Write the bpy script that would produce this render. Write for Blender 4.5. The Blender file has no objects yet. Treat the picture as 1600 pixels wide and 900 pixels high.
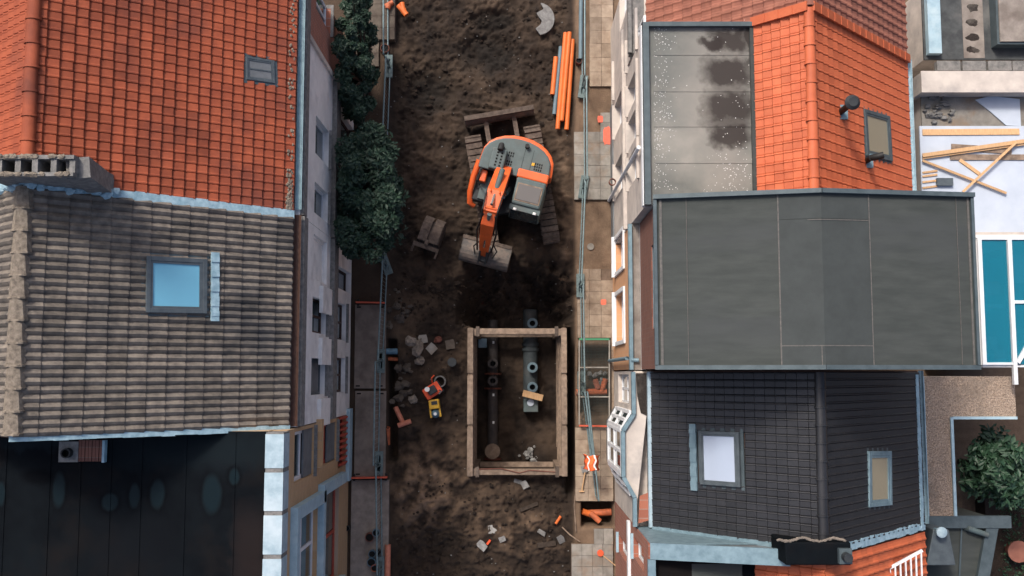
import bpy, math, random
import numpy as np
from mathutils import Vector, Matrix, noise
random.seed(7)
R = math.radians
sc = bpy.context.scene
# ---------------------------------------------------------------- camera
CH, FPX, TILT = 28.0, 1512.0, math.atan(135/1512)
cam = bpy.data.objects.new('camera', bpy.data.cameras.new('camera'))
sc.collection.objects.link(cam); sc.camera = cam
cam.location = (0, 0, CH); cam.rotation_euler = (TILT, 0, 0)
cam.data.sensor_width = 36; cam.data.lens = 36*FPX/1600
cam.data.clip_start = .5; cam.data.clip_end = 500
# ---------------------------------------------------------------- sky, sun, exposure
SUN_DIR = Vector((-.5, .87, 0)).normalized()          # horizontal direction towards the sun
SUN_EL = R(50)
w = bpy.data.worlds.new('World'); sc.world = w; w.use_nodes = True
nt = w.node_tree; bg = nt.nodes['Background']
sky = nt.nodes.new('ShaderNodeTexSky'); sky.sky_type = 'NISHITA'; sky.sun_disc = False
sky.sun_elevation = SUN_EL; sky.sun_rotation = math.atan2(SUN_DIR.x, SUN_DIR.y)
sky.air_density = .7; sky.dust_density = 5.0
nt.links.new(sky.outputs[0], bg.inputs[0]); bg.inputs[1].default_value = .15
sl = bpy.data.lights.new('sun', 'SUN'); sl.energy = 2.0; sl.angle = R(10); sl.color = (1, .94, .86)
sun = bpy.data.objects.new('sun', sl); sc.collection.objects.link(sun)
sdir = Vector((SUN_DIR.x*math.cos(SUN_EL), SUN_DIR.y*math.cos(SUN_EL), math.sin(SUN_EL)))
sun.rotation_euler = (-sdir).to_track_quat('-Z', 'Y').to_euler()
sun.location = sdir*40
sc.view_settings.view_transform = 'Standard'; sc.view_settings.look = 'None'
sc.view_settings.exposure = 0.55; sc.view_settings.gamma = 1
# ---------------------------------------------------------------- pixel helpers (photograph pixel + height -> world)
ct, st = math.cos(TILT), math.sin(TILT)
def ray(px, py):
    u, v = (px-800)/FPX, (450-py)/FPX
    return Vector((u, v*ct+st, v*st-ct))
def W(px, py, z=0.0):
    d = ray(px, py); return Vector((0, 0, CH)) + d*((CH-z)/-d.z)
def rect(px0, py0, px1, py1, z):                        # pixel rectangle at height z -> x0, x1, y0, y1
    my = (py0+py1)/2; return W(px0, my, z).x, W(px1, my, z).x, W(800, py1, z).y, W(800, py0, z).y
def onplane(px, py, p0, n):
    d = ray(px, py); c = Vector((0, 0, CH)); return c + d*((p0-c).dot(n)/d.dot(n))
def proj(X, Y, Z):
    zz = Z-CH; dep = Y*st - zz*ct; up = Y*ct + zz*st
    return 800+FPX*X/dep, 450-FPX*up/dep
# ---------------------------------------------------------------- materials
def mt(name, c1, c2=None, scale=4, rough=.85, bump=0, bscale=40, rand=0, metal=0, detail=6, c3=None, s3=.6, spec=.3, lo=.35, hi=.65, stretch=None):
    m = bpy.data.materials.new(name); m.use_nodes = True; N = m.node_tree; p = N.nodes['Principled BSDF']
    p.inputs['Roughness'].default_value = rough; p.inputs['Metallic'].default_value = metal
    p.inputs['Specular IOR Level'].default_value = spec
    g = N.nodes.new('ShaderNodeNewGeometry'); vec = g.outputs['Position']
    if stretch:
        vm = N.nodes.new('ShaderNodeVectorMath'); vm.operation = 'MULTIPLY'; vm.inputs[1].default_value = stretch
        N.links.new(vec, vm.inputs[0]); vec = vm.outputs[0]
    def nz(s, d=detail):
        t = N.nodes.new('ShaderNodeTexNoise'); t.inputs['Scale'].default_value = s; t.inputs['Detail'].default_value = d
        t.inputs['Roughness'].default_value = .62; N.links.new(vec, t.inputs['Vector']); return t.outputs['Fac']
    def ramp(f, a, b):
        r = N.nodes.new('ShaderNodeMapRange'); r.inputs[1].default_value = a; r.inputs[2].default_value = b
        N.links.new(f, r.inputs[0]); return r.outputs[0]
    def mix(f, a, b):
        x = N.nodes.new('ShaderNodeMix'); x.data_type = 'RGBA'
        if isinstance(f, float): x.inputs[0].default_value = f
        else: N.links.new(f, x.inputs[0])
        for s, v in ((6, a), (7, b)):
            if isinstance(v, tuple): x.inputs[s].default_value = (*v, 1)
            else: N.links.new(v, x.inputs[s])
        return x.outputs[2]
    col = mix(ramp(nz(scale), lo, hi), c1, c2 or c1)
    if c3: col = mix(ramp(nz(s3, 5), .5, .7), col, c3)
    if rand:
        oi = N.nodes.new('ShaderNodeObjectInfo'); h = N.nodes.new('ShaderNodeHueSaturation')
        mr = N.nodes.new('ShaderNodeMapRange'); mr.inputs[3].default_value = 1-rand; mr.inputs[4].default_value = 1+rand
        N.links.new(oi.outputs['Random'], mr.inputs[0]); N.links.new(mr.outputs[0], h.inputs['Value']); N.links.new(col, h.inputs['Color']); col = h.outputs[0]
    N.links.new(col, p.inputs['Base Color'])
    if bump:
        b = N.nodes.new('ShaderNodeBump'); b.inputs['Strength'].default_value = bump; b.inputs['Distance'].default_value = .02
        N.links.new(nz(bscale), b.inputs['Height']); N.links.new(b.outputs[0], p.inputs['Normal'])
    return m
def brickmat(name, c1, c2, mortar, sx=.21, sz=.065, axis='x'):
    m = mt(name, c1, c2); N = m.node_tree; p = N.nodes['Principled BSDF']
    g = N.nodes.new('ShaderNodeNewGeometry'); sp = N.nodes.new('ShaderNodeSeparateXYZ'); cb = N.nodes.new('ShaderNodeCombineXYZ')
    N.links.new(g.outputs['Position'], sp.inputs[0]); N.links.new(sp.outputs[1 if axis == 'x' else 0], cb.inputs[0]); N.links.new(sp.outputs[2], cb.inputs[1])
    b = N.nodes.new('ShaderNodeTexBrick'); b.inputs['Scale'].default_value = 1; b.inputs['Brick Width'].default_value = sx; b.inputs['Row Height'].default_value = sz
    b.inputs['Mortar Size'].default_value = .006; b.inputs['Color1'].default_value = (*c1, 1); b.inputs['Color2'].default_value = (*c2, 1); b.inputs['Mortar'].default_value = (*mortar, 1)
    N.links.new(cb.outputs[0], b.inputs['Vector']); N.links.new(b.outputs['Color'], p.inputs['Base Color']); return m
def stains(m, items, rough=None):
    """worn or wet marks with a shape of their own: (x, y, rx, ry, colour, opacity, softness, wobble)"""
    N = m.node_tree; p = N.nodes['Principled BSDF']; col = p.inputs['Base Color'].links[0].from_socket
    g = N.nodes.new('ShaderNodeNewGeometry'); t = N.nodes.new('ShaderNodeTexNoise'); t.inputs['Scale'].default_value = 4.5; t.inputs['Detail'].default_value = 7; N.links.new(g.outputs['Position'], t.inputs['Vector'])
    def vmath(op, a, b_):
        v = N.nodes.new('ShaderNodeVectorMath'); v.operation = op
        for i, q in enumerate((a, b_)):
            if isinstance(q, tuple): v.inputs[i].default_value = q
            elif q is not None: N.links.new(q, v.inputs[i])
        return v.outputs['Value'] if op == 'LENGTH' else v.outputs[0]
    nz = vmath('SUBTRACT', t.outputs['Color'], (.5, .5, .5)); rsock = None
    for (x, y, rx, ry, c, op, soft, wob, *ro) in items:
        q = vmath('ADD', g.outputs['Position'], vmath('MULTIPLY', nz, (wob, wob, 0))); q = vmath('MULTIPLY', vmath('SUBTRACT', q, (x, y, 0)), (1/rx, 1/ry, 0))
        q = vmath('MULTIPLY', q, q) if wob > .1 else q; d = vmath('LENGTH', q, None)
        r = N.nodes.new('ShaderNodeMapRange'); r.inputs[1].default_value = 1+soft; r.inputs[2].default_value = max(.02, 1-soft); r.inputs[4].default_value = op; N.links.new(d, r.inputs[0])
        mx = N.nodes.new('ShaderNodeMix'); mx.data_type = 'RGBA'; N.links.new(r.outputs[0], mx.inputs[0]); N.links.new(col, mx.inputs[6]); mx.inputs[7].default_value = (*c, 1); col = mx.outputs[2]
        if ro:
            rm = N.nodes.new('ShaderNodeMix'); N.links.new(r.outputs[0], rm.inputs[0]); rm.inputs[3].default_value = ro[0]
            if rsock: N.links.new(rsock, rm.inputs[2])
            else: rm.inputs[2].default_value = p.inputs['Roughness'].default_value
            rsock = rm.outputs[0]
    N.links.new(col, p.inputs['Base Color'])
    if rsock: N.links.new(rsock, p.inputs['Roughness'])
def glassmat(name, tint, rough=.04, alpha=None):
    m = mt(name, tint, tuple(c*.93 for c in tint), scale=.8, rough=rough, spec=.8)
    if alpha is not None:
        N = m.node_tree; p = N.nodes['Principled BSDF']; p.inputs['Alpha'].default_value = alpha
    return m
M = {}
M['orange_tile'] = mt('orange_clay_tile', (.3, .071, .031), (.215, .048, .022), 3, .75, .15, 60, .2, c3=(.12, .034, .022), s3=.45)
M['orange_tile_new'] = mt('bright_clay_tile', (.5, .125, .052), (.42, .095, .039), 3, .6, .1, 60, .12)
M['pink_tile'] = mt('faded_clay_tile', (.3, .12, .08), (.21, .08, .055), 3, .8, .15, 60, .15)
M['concrete_tile'] = mt('grey_concrete_tile', (.19, .163, .135), (.1, .087, .076), 5, .85, .5, 70, .22, c3=(.055, .053, .052), s3=.5)
M['lichen'] = mt('lichen_concrete', (.25, .21, .165), (.12, .1, .08), 12, .95, .8, 50)
M['slate_tile'] = mt('black_glazed_tile', (.019, .019, .021), (.013, .0135, .0155), 4, .42, .1, 60, .18, spec=.5)
M['felt'] = mt('grey_roofing_felt', (.054, .06, .056), (.039, .045, .042), 2.2, .85, .3, 90, c3=(.05, .055, .055), s3=.35, stretch=(.5, 2.5, 1))
M['felt_pale'] = mt('worn_roofing_felt', (.16, .165, .15), (.12, .125, .115), 2, .9, .4, 120, c3=(.26, .25, .22), s3=.5)
M['felt_dark'] = mt('dark_bitumen', (.0055, .0075, .0095), (.0035, .0045, .006), 1.3, .85, .2, 60, c3=(.01, .0085, .0085), s3=.6, spec=.04)
M['felt_worn'] = mt('dusty_bitumen', (.02, .0175, .017), (.013, .0115, .0115), 3, .7, .2, 60)
M['puddle'] = mt('standing_water', (.02, .045, .06), None, rough=.08, spec=.7)
M['gravel_dirt'] = mt('dry_silt', (.045, .035, .03), (.02, .016, .014), 25, .95, .8, 150, c3=(.13, .115, .1), s3=2)
M['zinc'] = mt('zinc', (.2, .29, .33), (.13, .2, .235), 5, .5, .1, 30, metal=.25)
M['zinc_pale'] = mt('pale_lead_flashing', (.36, .5, .56), (.2, .32, .38), 7, .55, .4, 25)
M['zinc_dark'] = mt('dark_zinc', (.085, .11, .12), (.06, .08, .088), 5, .5, .1, 30, metal=.2)
M['white_flash'] = mt('white_coated_parapet', (.36, .46, .51), (.25, .34, .39), 5, .7, .1, 30, c3=(.42, .5, .54), s3=1.5)
M['white'] = mt('white_paint', (.72, .73, .74), (.6, .61, .62), 3, .6)
M['render'] = mt('white_render', (.76, .745, .72), (.64, .63, .61), 2, .9, .1, 60, c3=(.5, .49, .48), s3=1.2)
M['render_warm'] = mt('cream_render', (.56, .5, .44), (.44, .39, .35), 2, .9, .1, 60, c3=(.33, .3, .28), s3=1.2)
M['stone'] = mt('weathered_concrete', (.22, .21, .2), (.12, .12, .115), 9, .95, .6, 60)
M['brick_red'] = brickmat('red_brick', (.33, .12, .075), (.24, .085, .055), (.3, .25, .22))
M['brick_brown'] = brickmat('brown_brick', (.2, .085, .06), (.14, .06, .045), (.16, .12, .1))
M['brick_tan'] = brickmat('tan_brick', (.47, .3, .16), (.4, .25, .13), (.36, .28, .2))
M['brick_peach'] = brickmat('peach_brick', (.62, .33, .17), (.55, .28, .14), (.5, .34, .24))
M['frame_brown'] = mt('brown_wood', (.07, .035, .025), (.045, .022, .016), 8, .6)
M['frame_red'] = mt('red_paint', (.42, .075, .045), (.32, .055, .035), 5, .5)
M['frame_grey'] = mt('grey_aluminium', (.1, .12, .13), (.07, .085, .095), 5, .45, metal=.2)
M['blue_paint'] = mt('pale_blue_paint', (.34, .47, .53), (.26, .37, .43), 4, .6, c3=(.42, .52, .55), s3=1.5)
M['panel_grey'] = mt('grey_panel', (.16, .17, .18), (.11, .12, .125), 4, .6)
M['glass'] = glassmat('window_glass', (.03, .05, .055))
M['glass_sky'] = glassmat('skylight_glass', (.16, .42, .56), .05)
M['glass_pale'] = glassmat('skylight_pale_glass', (.4, .46, .56), .05)
M['glass_blue'] = glassmat('tinted_roof_glass', (.004, .17, .25), .06, .75)
M['glass_amber'] = glassmat('skylight_blind_glass', (.3, .27, .19), .1)
M['wood'] = mt('fresh_timber', (.6, .38, .2), (.48, .29, .15), 6, .8, .1, 60, .15, stretch=(6, 1, 6))
M['wood_old'] = mt('weathered_timber', (.29, .215, .16), (.18, .13, .095), 7, .9, .5, 60, .12, c3=(.12, .09, .07), s3=3)
M['paver'] = mt('sandy_paving_slab', (.35, .275, .205), (.25, .19, .14), 5, .95, .4, 80, .14, c3=(.2, .14, .098), s3=1.6)
M['paver_grey'] = mt('grey_paving_slab', (.28, .26, .23), (.2, .185, .16), 5, .95, .4, 80, .14, c3=(.24, .175, .125), s3=1.6)
M['paver_dark'] = mt('dirty_paving_slab', (.12, .1, .08), (.07, .055, .045), 4, .95, .4, 80, .16, c3=(.05, .037, .03), s3=1.2)
M['sand_bed'] = mt('paving_bed', (.16, .115, .085), (.1, .07, .05), 5, .95, .4, 80)
M['concrete'] = mt('concrete', (.27, .235, .205), (.18, .155, .135), 4, .95, .3, 80, c3=(.13, .105, .09), s3=.8)
M['steel_plate'] = mt('muddy_steel_plate', (.19, .155, .13), (.13, .105, .088), 3, .7, .2, 60, c3=(.09, .07, .058), s3=1.1)
M['galv'] = mt('galvanised_steel', (.21, .28, .29), (.14, .2, .21), 9, .45, metal=.4)
M['foot'] = mt('barrier_foot_steel', (.15, .2, .2), (.09, .125, .125), 10, .7, .2, 60)
M['orange_pvc'] = mt('orange_pvc', (.68, .16, .035), (.58, .13, .03), 4, .45)
M['orange_dirty'] = mt('muddy_orange_pvc', (.5, .13, .05), (.3, .085, .04), 8, .6, rand=.1)
M['salmon_pvc'] = mt('faded_orange_pvc', (.5, .19, .12), (.38, .13, .08), 8, .6)
M['grey_pvc'] = mt('grey_pvc', (.13, .19, .22), (.1, .15, .175), 4, .5)
M['blue_pvc'] = mt('blue_grey_pvc', (.1, .19, .25), (.06, .11, .15), 8, .55)
M['clay'] = mt('clay_pipe', (.16, .055, .035), (.1, .035, .025), 8, .7)
M['black'] = mt('black_rubber', (.012, .013, .014), (.02, .02, .02), 8, .6)
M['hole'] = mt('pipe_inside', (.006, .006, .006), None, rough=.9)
M['ex_orange'] = mt('excavator_orange', (.72, .125, .028), (.6, .1, .022), 3, .4, spec=.5)
M['ex_grey'] = mt('excavator_grey', (.085, .115, .115), (.06, .085, .085), 4, .5, c3=(.09, .1, .095), s3=2, spec=.4)
M['ex_dark'] = mt('excavator_dark', (.018, .022, .026), (.03, .033, .035), 8, .55)
M['ex_glass'] = glassmat('cab_glass', (.12, .11, .1), .08)
M['track'] = mt('muddy_track_steel', (.13, .1, .08), (.06, .045, .037), 8, .85, .5, 60, .15)
M['bucket'] = mt('worn_bucket_steel', (.15, .125, .105), (.075, .07, .068), 5, .6, .3, 40, c3=(.2, .15, .12), s3=3, metal=.2)
M['chrome'] = mt('cylinder_rod', (.45, .45, .45), None, rough=.2, metal=.9)
M['yellow'] = mt('yellow_paint', (.62, .36, .03), (.45, .25, .03), 8, .5)
M['red_orange'] = mt('red_orange_paint', (.8, .11, .04), (.7, .09, .035), 8, .5)
M['hivis'] = mt('hi_vis_cloth', (.95, .17, .05), (.85, .13, .04), 8, .8)
M['reflect'] = mt('reflective_tape', (.7, .7, .68), None, rough=.5)
M['ductile'] = mt('iron_pipe', (.06, .052, .05), (.032, .028, .027), 6, .7, .3, 50, c3=(.09, .07, .06), s3=3)
M['duct'] = mt('grey_blue_duct', (.055, .068, .072), (.035, .042, .045), 5, .7, .3, 50, c3=(.1, .09, .08), s3=2)
M['rock'] = mt('pale_rock', (.24, .2, .165), (.13, .11, .09), 9, .95, .6, 40, .2)
M['rubble'] = mt('grey_rubble', (.25, .245, .235), (.14, .135, .13), 9, .95, .5, 40, .25)
M['gravel'] = mt('gravel_roof', (.5, .39, .3), (.2, .15, .115), 30, .95, 1, 60, detail=2, c3=(.24, .19, .15), s3=1.2)
M['leaf'] = mt('leaf', (.011, .03, .019), (.02, .046, .026), 2.5, .55, rand=0, spec=.35)
M['leaf_light'] = mt('light_leaf', (.03, .072, .034), (.018, .046, .026), 3, .5, spec=.4)
M['bark'] = mt('bark', (.06, .045, .035), (.035, .026, .02), 12, .95, .5, 30)
M['plastic_white'] = mt('white_sheet', (.5, .55, .62), (.42, .47, .54), 1.2, .6, .05, 8)
M['yard'] = mt('dark_yard_concrete', (.075, .08, .08), (.04, .043, .045), 3, .9, .3, 50, c3=(.12, .12, .115), s3=1)
M['green'] = mt('green_paint', (.06, .25, .13), None, rough=.6)
M['redbar'] = mt('red_white_board', (.6, .11, .06), (.5, .09, .05), 9, .6)
M['spray'] = mt('orange_spray_paint', (.9, .17, .1), (.7, .14, .09), 12, .8)
M['mesh_dark'] = mt('wire_mesh', (.05, .065, .06), None, rough=.7)
def terrain_mat():
    m = mt('excavated_soil', (.034, .0225, .0155), (.014, .0095, .0072), 2.6, .95, 1.0, 22, detail=12); N = m.node_tree; p = N.nodes['Principled BSDF']
    src = p.inputs['Base Color'].links[0].from_socket
    a = N.nodes.new('ShaderNodeAttribute'); a.attribute_name = 'tone'
    sand = mt('tmp', (.3, .2, .13)); bpy.data.materials.remove(sand)
    t2 = N.nodes.new('ShaderNodeTexNoise'); t2.inputs['Scale'].default_value = 7; t2.inputs['Detail'].default_value = 8
    g = N.nodes.new('ShaderNodeNewGeometry'); N.links.new(g.outputs['Position'], t2.inputs['Vector'])
    x2 = N.nodes.new('ShaderNodeMix'); x2.data_type = 'RGBA'; x2.inputs[6].default_value = (.24, .165, .11, 1); x2.inputs[7].default_value = (.15, .096, .062, 1)
    N.links.new(t2.outputs['Fac'], x2.inputs[0])
    x = N.nodes.new('ShaderNodeMix'); x.data_type = 'RGBA'; N.links.new(a.outputs['Fac'], x.inputs[0]); N.links.new(src, x.inputs[6]); N.links.new(x2.outputs[2], x.inputs[7])
    dm = N.nodes.new('ShaderNodeAttribute'); dm.attribute_name = 'damp'
    xd = N.nodes.new('ShaderNodeMix'); xd.data_type = 'RGBA'; N.links.new(dm.outputs['Fac'], xd.inputs[0]); N.links.new(x.outputs[2], xd.inputs[6]); xd.inputs[7].default_value = (.0095, .0075, .006, 1)
    N.links.new(xd.outputs[2], p.inputs['Base Color']); return m
M['soil'] = terrain_mat()
# ---------------------------------------------------------------- mesh building
LOC = {}
class MB:
    def __init__(s, T=None): s.v = []; s.f = []; s.T = T
    def add(s, vs, fs):
        b = len(s.v)
        for v in vs:
            v = Vector(v); s.v.append(s.T @ v if s.T else v)
        s.f += [tuple(b+i for i in f) for f in fs]; return s
    def box(s, x0, x1, y0, y1, z0, z1):
        return s.add([(x0,y0,z0),(x1,y0,z0),(x1,y1,z0),(x0,y1,z0),(x0,y0,z1),(x1,y0,z1),(x1,y1,z1),(x0,y1,z1)],
            [(0,3,2,1),(4,5,6,7),(0,1,5,4),(1,2,6,5),(2,3,7,6),(3,0,4,7)])
    def bar(s, a, b, wd, ht, up=(0, 0, 1)):             # rectangular bar from a to b
        a, b = Vector(a), Vector(b); d = (b-a).normalized(); u = Vector(up); x = d.cross(u)
        if x.length < 1e-4: x = d.cross(Vector((0, 1, 0)))
        x.normalize(); y = x.cross(d).normalized(); x = x*wd/2; y = y*ht/2
        return s.add([a-x-y, a+x-y, a+x+y, a-x+y, b-x-y, b+x-y, b+x+y, b-x+y], [(0,3,2,1),(4,5,6,7),(0,1,5,4),(1,2,6,5),(2,3,7,6),(3,0,4,7)][::1])
    def tube(s, pts, r, n=10, cap=True, r_in=None):
        pts = [Vector(p) for p in pts]; rs = r if isinstance(r, (list, tuple)) else [r]*len(pts); vs = []; fs = []
        for i, p in enumerate(pts):
            d = (pts[min(i+1, len(pts)-1)]-pts[max(i-1, 0)]).normalized(); a = d.orthogonal().normalized()
            if abs(d.z) < .99: a = d.cross(Vector((0, 0, 1))).normalized()
            b = d.cross(a)
            for k in range(n):
                t = 2*math.pi*k/n; vs.append(p+(a*math.cos(t)+b*math.sin(t))*rs[i])
        for i in range(len(pts)-1):
            for k in range(n): fs.append((i*n+k, i*n+(k+1)%n, (i+1)*n+(k+1)%n, (i+1)*n+k))
        if cap: fs += [tuple(range(n)), tuple(range((len(pts)-1)*n, len(pts)*n))[::-1]]
        return s.add(vs, fs)
    def ring(s, c, ax, ro, ri, h, n=16):                # open pipe end: annulus tube
        c = Vector(c); d = Vector(ax).normalized(); a = d.orthogonal().normalized(); b = d.cross(a); vs = []; fs = []
        for (r, t) in ((ro, 0), (ro, h), (ri, h), (ri, 0)):
            for k in range(n):
                q = 2*math.pi*k/n; vs.append(c+d*t+(a*math.cos(q)+b*math.sin(q))*r)
        for j in range(4):
            for k in range(n): fs.append((j*n+k, j*n+(k+1)%n, ((j+1)%4)*n+(k+1)%n, ((j+1)%4)*n+k))
        return s.add(vs, fs)
    def prism(s, poly, z0, z1):
        n = len(poly); vs = [(x, y, z0) for x, y in poly]+[(x, y, z1) for x, y in poly]
        return s.add(vs, [tuple(range(n))[::-1], tuple(range(n, 2*n))]+[(i, (i+1) % n, n+(i+1) % n, n+i) for i in range(n)])
    def extr_y(s, prof, y0, y1):                        # profile in X,Z extruded along Y
        n = len(prof); vs = [(x, y0, z) for x, z in prof]+[(x, y1, z) for x, z in prof]
        return s.add(vs, [tuple(range(n)), tuple(range(n, 2*n))[::-1]]+[(i, n+i, n+(i+1) % n, (i+1) % n) for i in range(n)])
    def blob(s, c, r, seed=0, n=8, amp=.3, m=6):        # irregular stone
        vs = []; fs = []; c = Vector(c)
        for i in range(m+1):
            th = math.pi*i/m
            for k in range(n):
                ph = 2*math.pi*k/n; d = Vector((math.sin(th)*math.cos(ph), math.sin(th)*math.sin(ph), math.cos(th)))
                q = 1+amp*noise.noise(d*1.7+Vector((seed*3.1, seed*1.7, 0)))*1.6
                vs.append(c+Vector((d.x*r[0], d.y*r[1], d.z*r[2]))*q)
        for i in range(m):
            for k in range(n): fs.append((i*n+k, (i+1)*n+k, (i+1)*n+(k+1) % n, i*n+(k+1) % n))
        return s.add(vs, fs)
    def mesh(s, name):
        me = bpy.data.meshes.new(name); me.from_pydata([tuple(v) for v in s.v], [], s.f); me.update()
        import bmesh
        b = bmesh.new(); b.from_mesh(me); bmesh.ops.recalc_face_normals(b, faces=b.faces); b.to_mesh(me); b.free(); return me
    def build(s, name, mat, parent=None, smooth=False, bevel=0):
        o = link(name, s.mesh(name), mat, parent)
        if smooth:
            for p in o.data.polygons: p.use_smooth = True
            o.data.set_sharp_from_angle(angle=R(40))
        if bevel:
            b = o.modifiers.new('bevel', 'BEVEL'); b.width = bevel; b.segments = 2; b.limit_method = 'ANGLE'
        return o
def link(name, me, mat, parent=None):
    o = bpy.data.objects.new(name, me); sc.collection.objects.link(o)
    if mat and not me.materials: me.materials.append(M[mat])
    if parent:
        o.parent = parent
        if parent.name in LOC: o.location = -LOC[parent.name]
    return o
def tag(o, label=None, cat=None, group=None, kind=None):
    if label: o['label'] = label
    if cat: o['category'] = cat
    if group: o['group'] = group
    if kind: o['kind'] = kind
    return o
def thing(name, label, cat, loc=(0, 0, 0), rz=None, group=None):   # rz given: children are in local coordinates
    o = bpy.data.objects.new(name, None); sc.collection.objects.link(o); o.empty_display_size = .2
    o.location = loc
    if rz is None: LOC[o.name] = Vector(loc)
    else: o.rotation_euler = (0, 0, rz)
    return tag(o, label, cat, group)
# ================================================================ THE SETTING: soil
XL, XR = -4.67, 2.93
BX0, BX1 = W(731, 600, .3).x, W(885, 600, .3).x
BY1, BY0 = W(800, 512, .3).y, W(800, 745, .3).y
def sstep(a, b, x):
    t = np.clip((x-a)/(b-a), 0, 1); return t*t*(3-2*t)
def build_soil():
    xs = np.concatenate([[-70, -30, -12], np.arange(-5.2, 3.6, .045), [14, 30, 70]])
    ys = np.concatenate([[-70, -25, -10], np.arange(-6.6, 11.6, .045), [14, 30, 70]])
    X, Y = np.meshgrid(xs, ys); n1 = np.zeros_like(X); n2 = np.zeros_like(X); n3 = np.zeros_like(X); n4 = np.zeros_like(X)
    for i in range(X.shape[0]):
        for j in range(X.shape[1]):
            v = Vector((X[i, j], Y[i, j], 0))
            n1[i, j] = noise.fractal(v*.7, 1, 2, 3); n2[i, j] = noise.fractal(v*2.3+Vector((9, 4, 2)), .8, 2.1, 5)
            n3[i, j] = noise.turbulence(v*6, 3, True); n4[i, j] = noise.noise(v*13)+.7*noise.noise(v*21+Vector((3, 1, 7)))
    PX, PY = proj(X, Y, 0*X)
    def blob(cx, cy, rx, ry): return np.exp(-(((PX-cx)/rx)**2+((PY-cy)/ry)**2))
    rough = sstep(610, 632, PX)*sstep(898, 878, PX)
    z = -.26+.12*n1+(.12*n2-.11*(n3-.5)+.022*n4)*(.15+.85*rough)
    z += .30*blob(675, 760, 60, 70)+.16*blob(620, 480, 30, 60)+.22*blob(800, 850, 120, 60)*.6-.2*blob(760, 70, 55, 40)-.22*blob(680, 130, 50, 40)
    z += .2*blob(640, 540, 25, 40)+.18*blob(885, 230, 22, 150)+.12*blob(650, 600, 20, 30)
    # track marks
    z += .045*np.sin((Y+.17*X)*2*math.pi/.2)*blob(765, 175, 70, 22)+.03*np.sin((Y+.1*X)*2*math.pi/.16)*blob(740, 330, 18, 70)
    # narrow service slots beside both pavements
    slotL = sstep(604, 607, PX)*sstep(620, 616, PX)*sstep(528, 534, PY)*sstep(724, 716, PY)
    z = z-.9*slotL
    slotR = sstep(884, 888, PX)*sstep(902, 897, PX)*sstep(490, 530, PY)*sstep(790, 740, PY)
    z = z-1.1*slotR
    # pavement beds
    side = np.maximum(sstep(610, 603, PX), sstep(893, 901, PX)); side = np.where((PY > 528) & (PY < 724) & (PX < 700), sstep(605, 603, PX), side)
    hole = np.maximum(sstep(908, 912, PX)*sstep(960, 955, PX)*sstep(780, 787, PY)*sstep(826, 818, PY), sstep(903, 907, PX)*sstep(958, 953, PX)*sstep(540, 552, PY)*sstep(655, 640, PY)*.7)
    z = z*(1-side)+(-.07+.012*n2)*side-.75*hole
    # deep trench
    m = (X > BX0+.03) & (X < BX1-.03)
    deep = np.where(m, 1.0, 0)*np.where((Y > BY0+.02) & (Y < BY1+.1), 1, 0)
    nx = sstep(BX0-.45, BX0+.35, X+.12*n2)*sstep(BX1+.35, BX1-.3, X+.12*n2)
    north = nx*np.where(Y >= BY1+.08, sstep(BY1+2.15, BY1+.35, Y+.25*n2), 0)
    d = np.maximum(deep, north)
    z = z*(1-d)+(-3.0+.1*n2+.06*n1)*d
    z = np.where(deep > .5, z+.35*np.exp(-((X-1.1)**2/.25+(Y-BY0-.3)**2/.2)), z)
    far = (np.abs(X) > 11) | (np.abs(Y) > 12.5); z = np.where(far, -.3, z)
    tone = np.clip(.95*blob(668, 765, 60, 62)*np.clip(.45+1.4*n2, 0, 1)+.5*blob(800, 830, 60, 40)*np.clip(n2*1.6+.2, 0, 1)+.55*blob(885, 330, 16, 160)*np.clip(.5+n2, 0, 1)+.3*blob(625, 500, 22, 60), 0, 1)
    tone = np.maximum(tone, sstep(893, 903, PX)*np.clip(.75+.3*n2, 0, 1)*(1-.8*hole))
    tone = np.maximum(tone, .18*sstep(612, 600, PX))
    tone = tone+.24*np.clip(n1+.3*n2+.15, 0, 1)*rough
    dig = np.clip(1.7*(blob(762, 78, 48, 36)+blob(672, 135, 46, 42)+blob(770, 25, 40, 14)+.6*blob(690, 850, 60, 40))+.55*n2-.45, 0, 1)
    z -= .14*sstep(.2, .5, dig)*(1-d)*rough
    ny, nxn = X.shape
    vs = np.stack([X, Y, z], -1).reshape(-1, 3)
    fs = [(i*nxn+j, i*nxn+j+1, (i+1)*nxn+j+1, (i+1)*nxn+j) for i in range(ny-1) for j in range(nxn-1)]
    me = bpy.data.meshes.new('ground'); me.from_pydata(vs.tolist(), [], fs); me.update()
    at = me.attributes.new('tone', 'FLOAT', 'POINT'); at.data.foreach_set('value', np.clip(tone, 0, 1).reshape(-1).astype(np.float32))
    at = me.attributes.new('damp', 'FLOAT', 'POINT'); at.data.foreach_set('value', (.85*dig*rough).reshape(-1).astype(np.float32))
    for p in me.polygons: p.use_smooth = True
    o = link('ground', me, 'soil'); tag(o, kind='structure')
    def zat(x, y):
        j = int(np.clip(np.searchsorted(xs, x), 1, len(xs)-1)); i = int(np.clip(np.searchsorted(ys, y), 1, len(ys)-1))
        return float(max(z[i, j], z[i-1, j-1], z[i-1, j], z[i, j-1]))
    return zat
GZ = build_soil()
def G(px, py, dz=0.0):
    p = W(px, py, -.25)
    for _ in range(4): p = W(px, py, GZ(p.x, p.y))
    p.z += dz; return p
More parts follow.
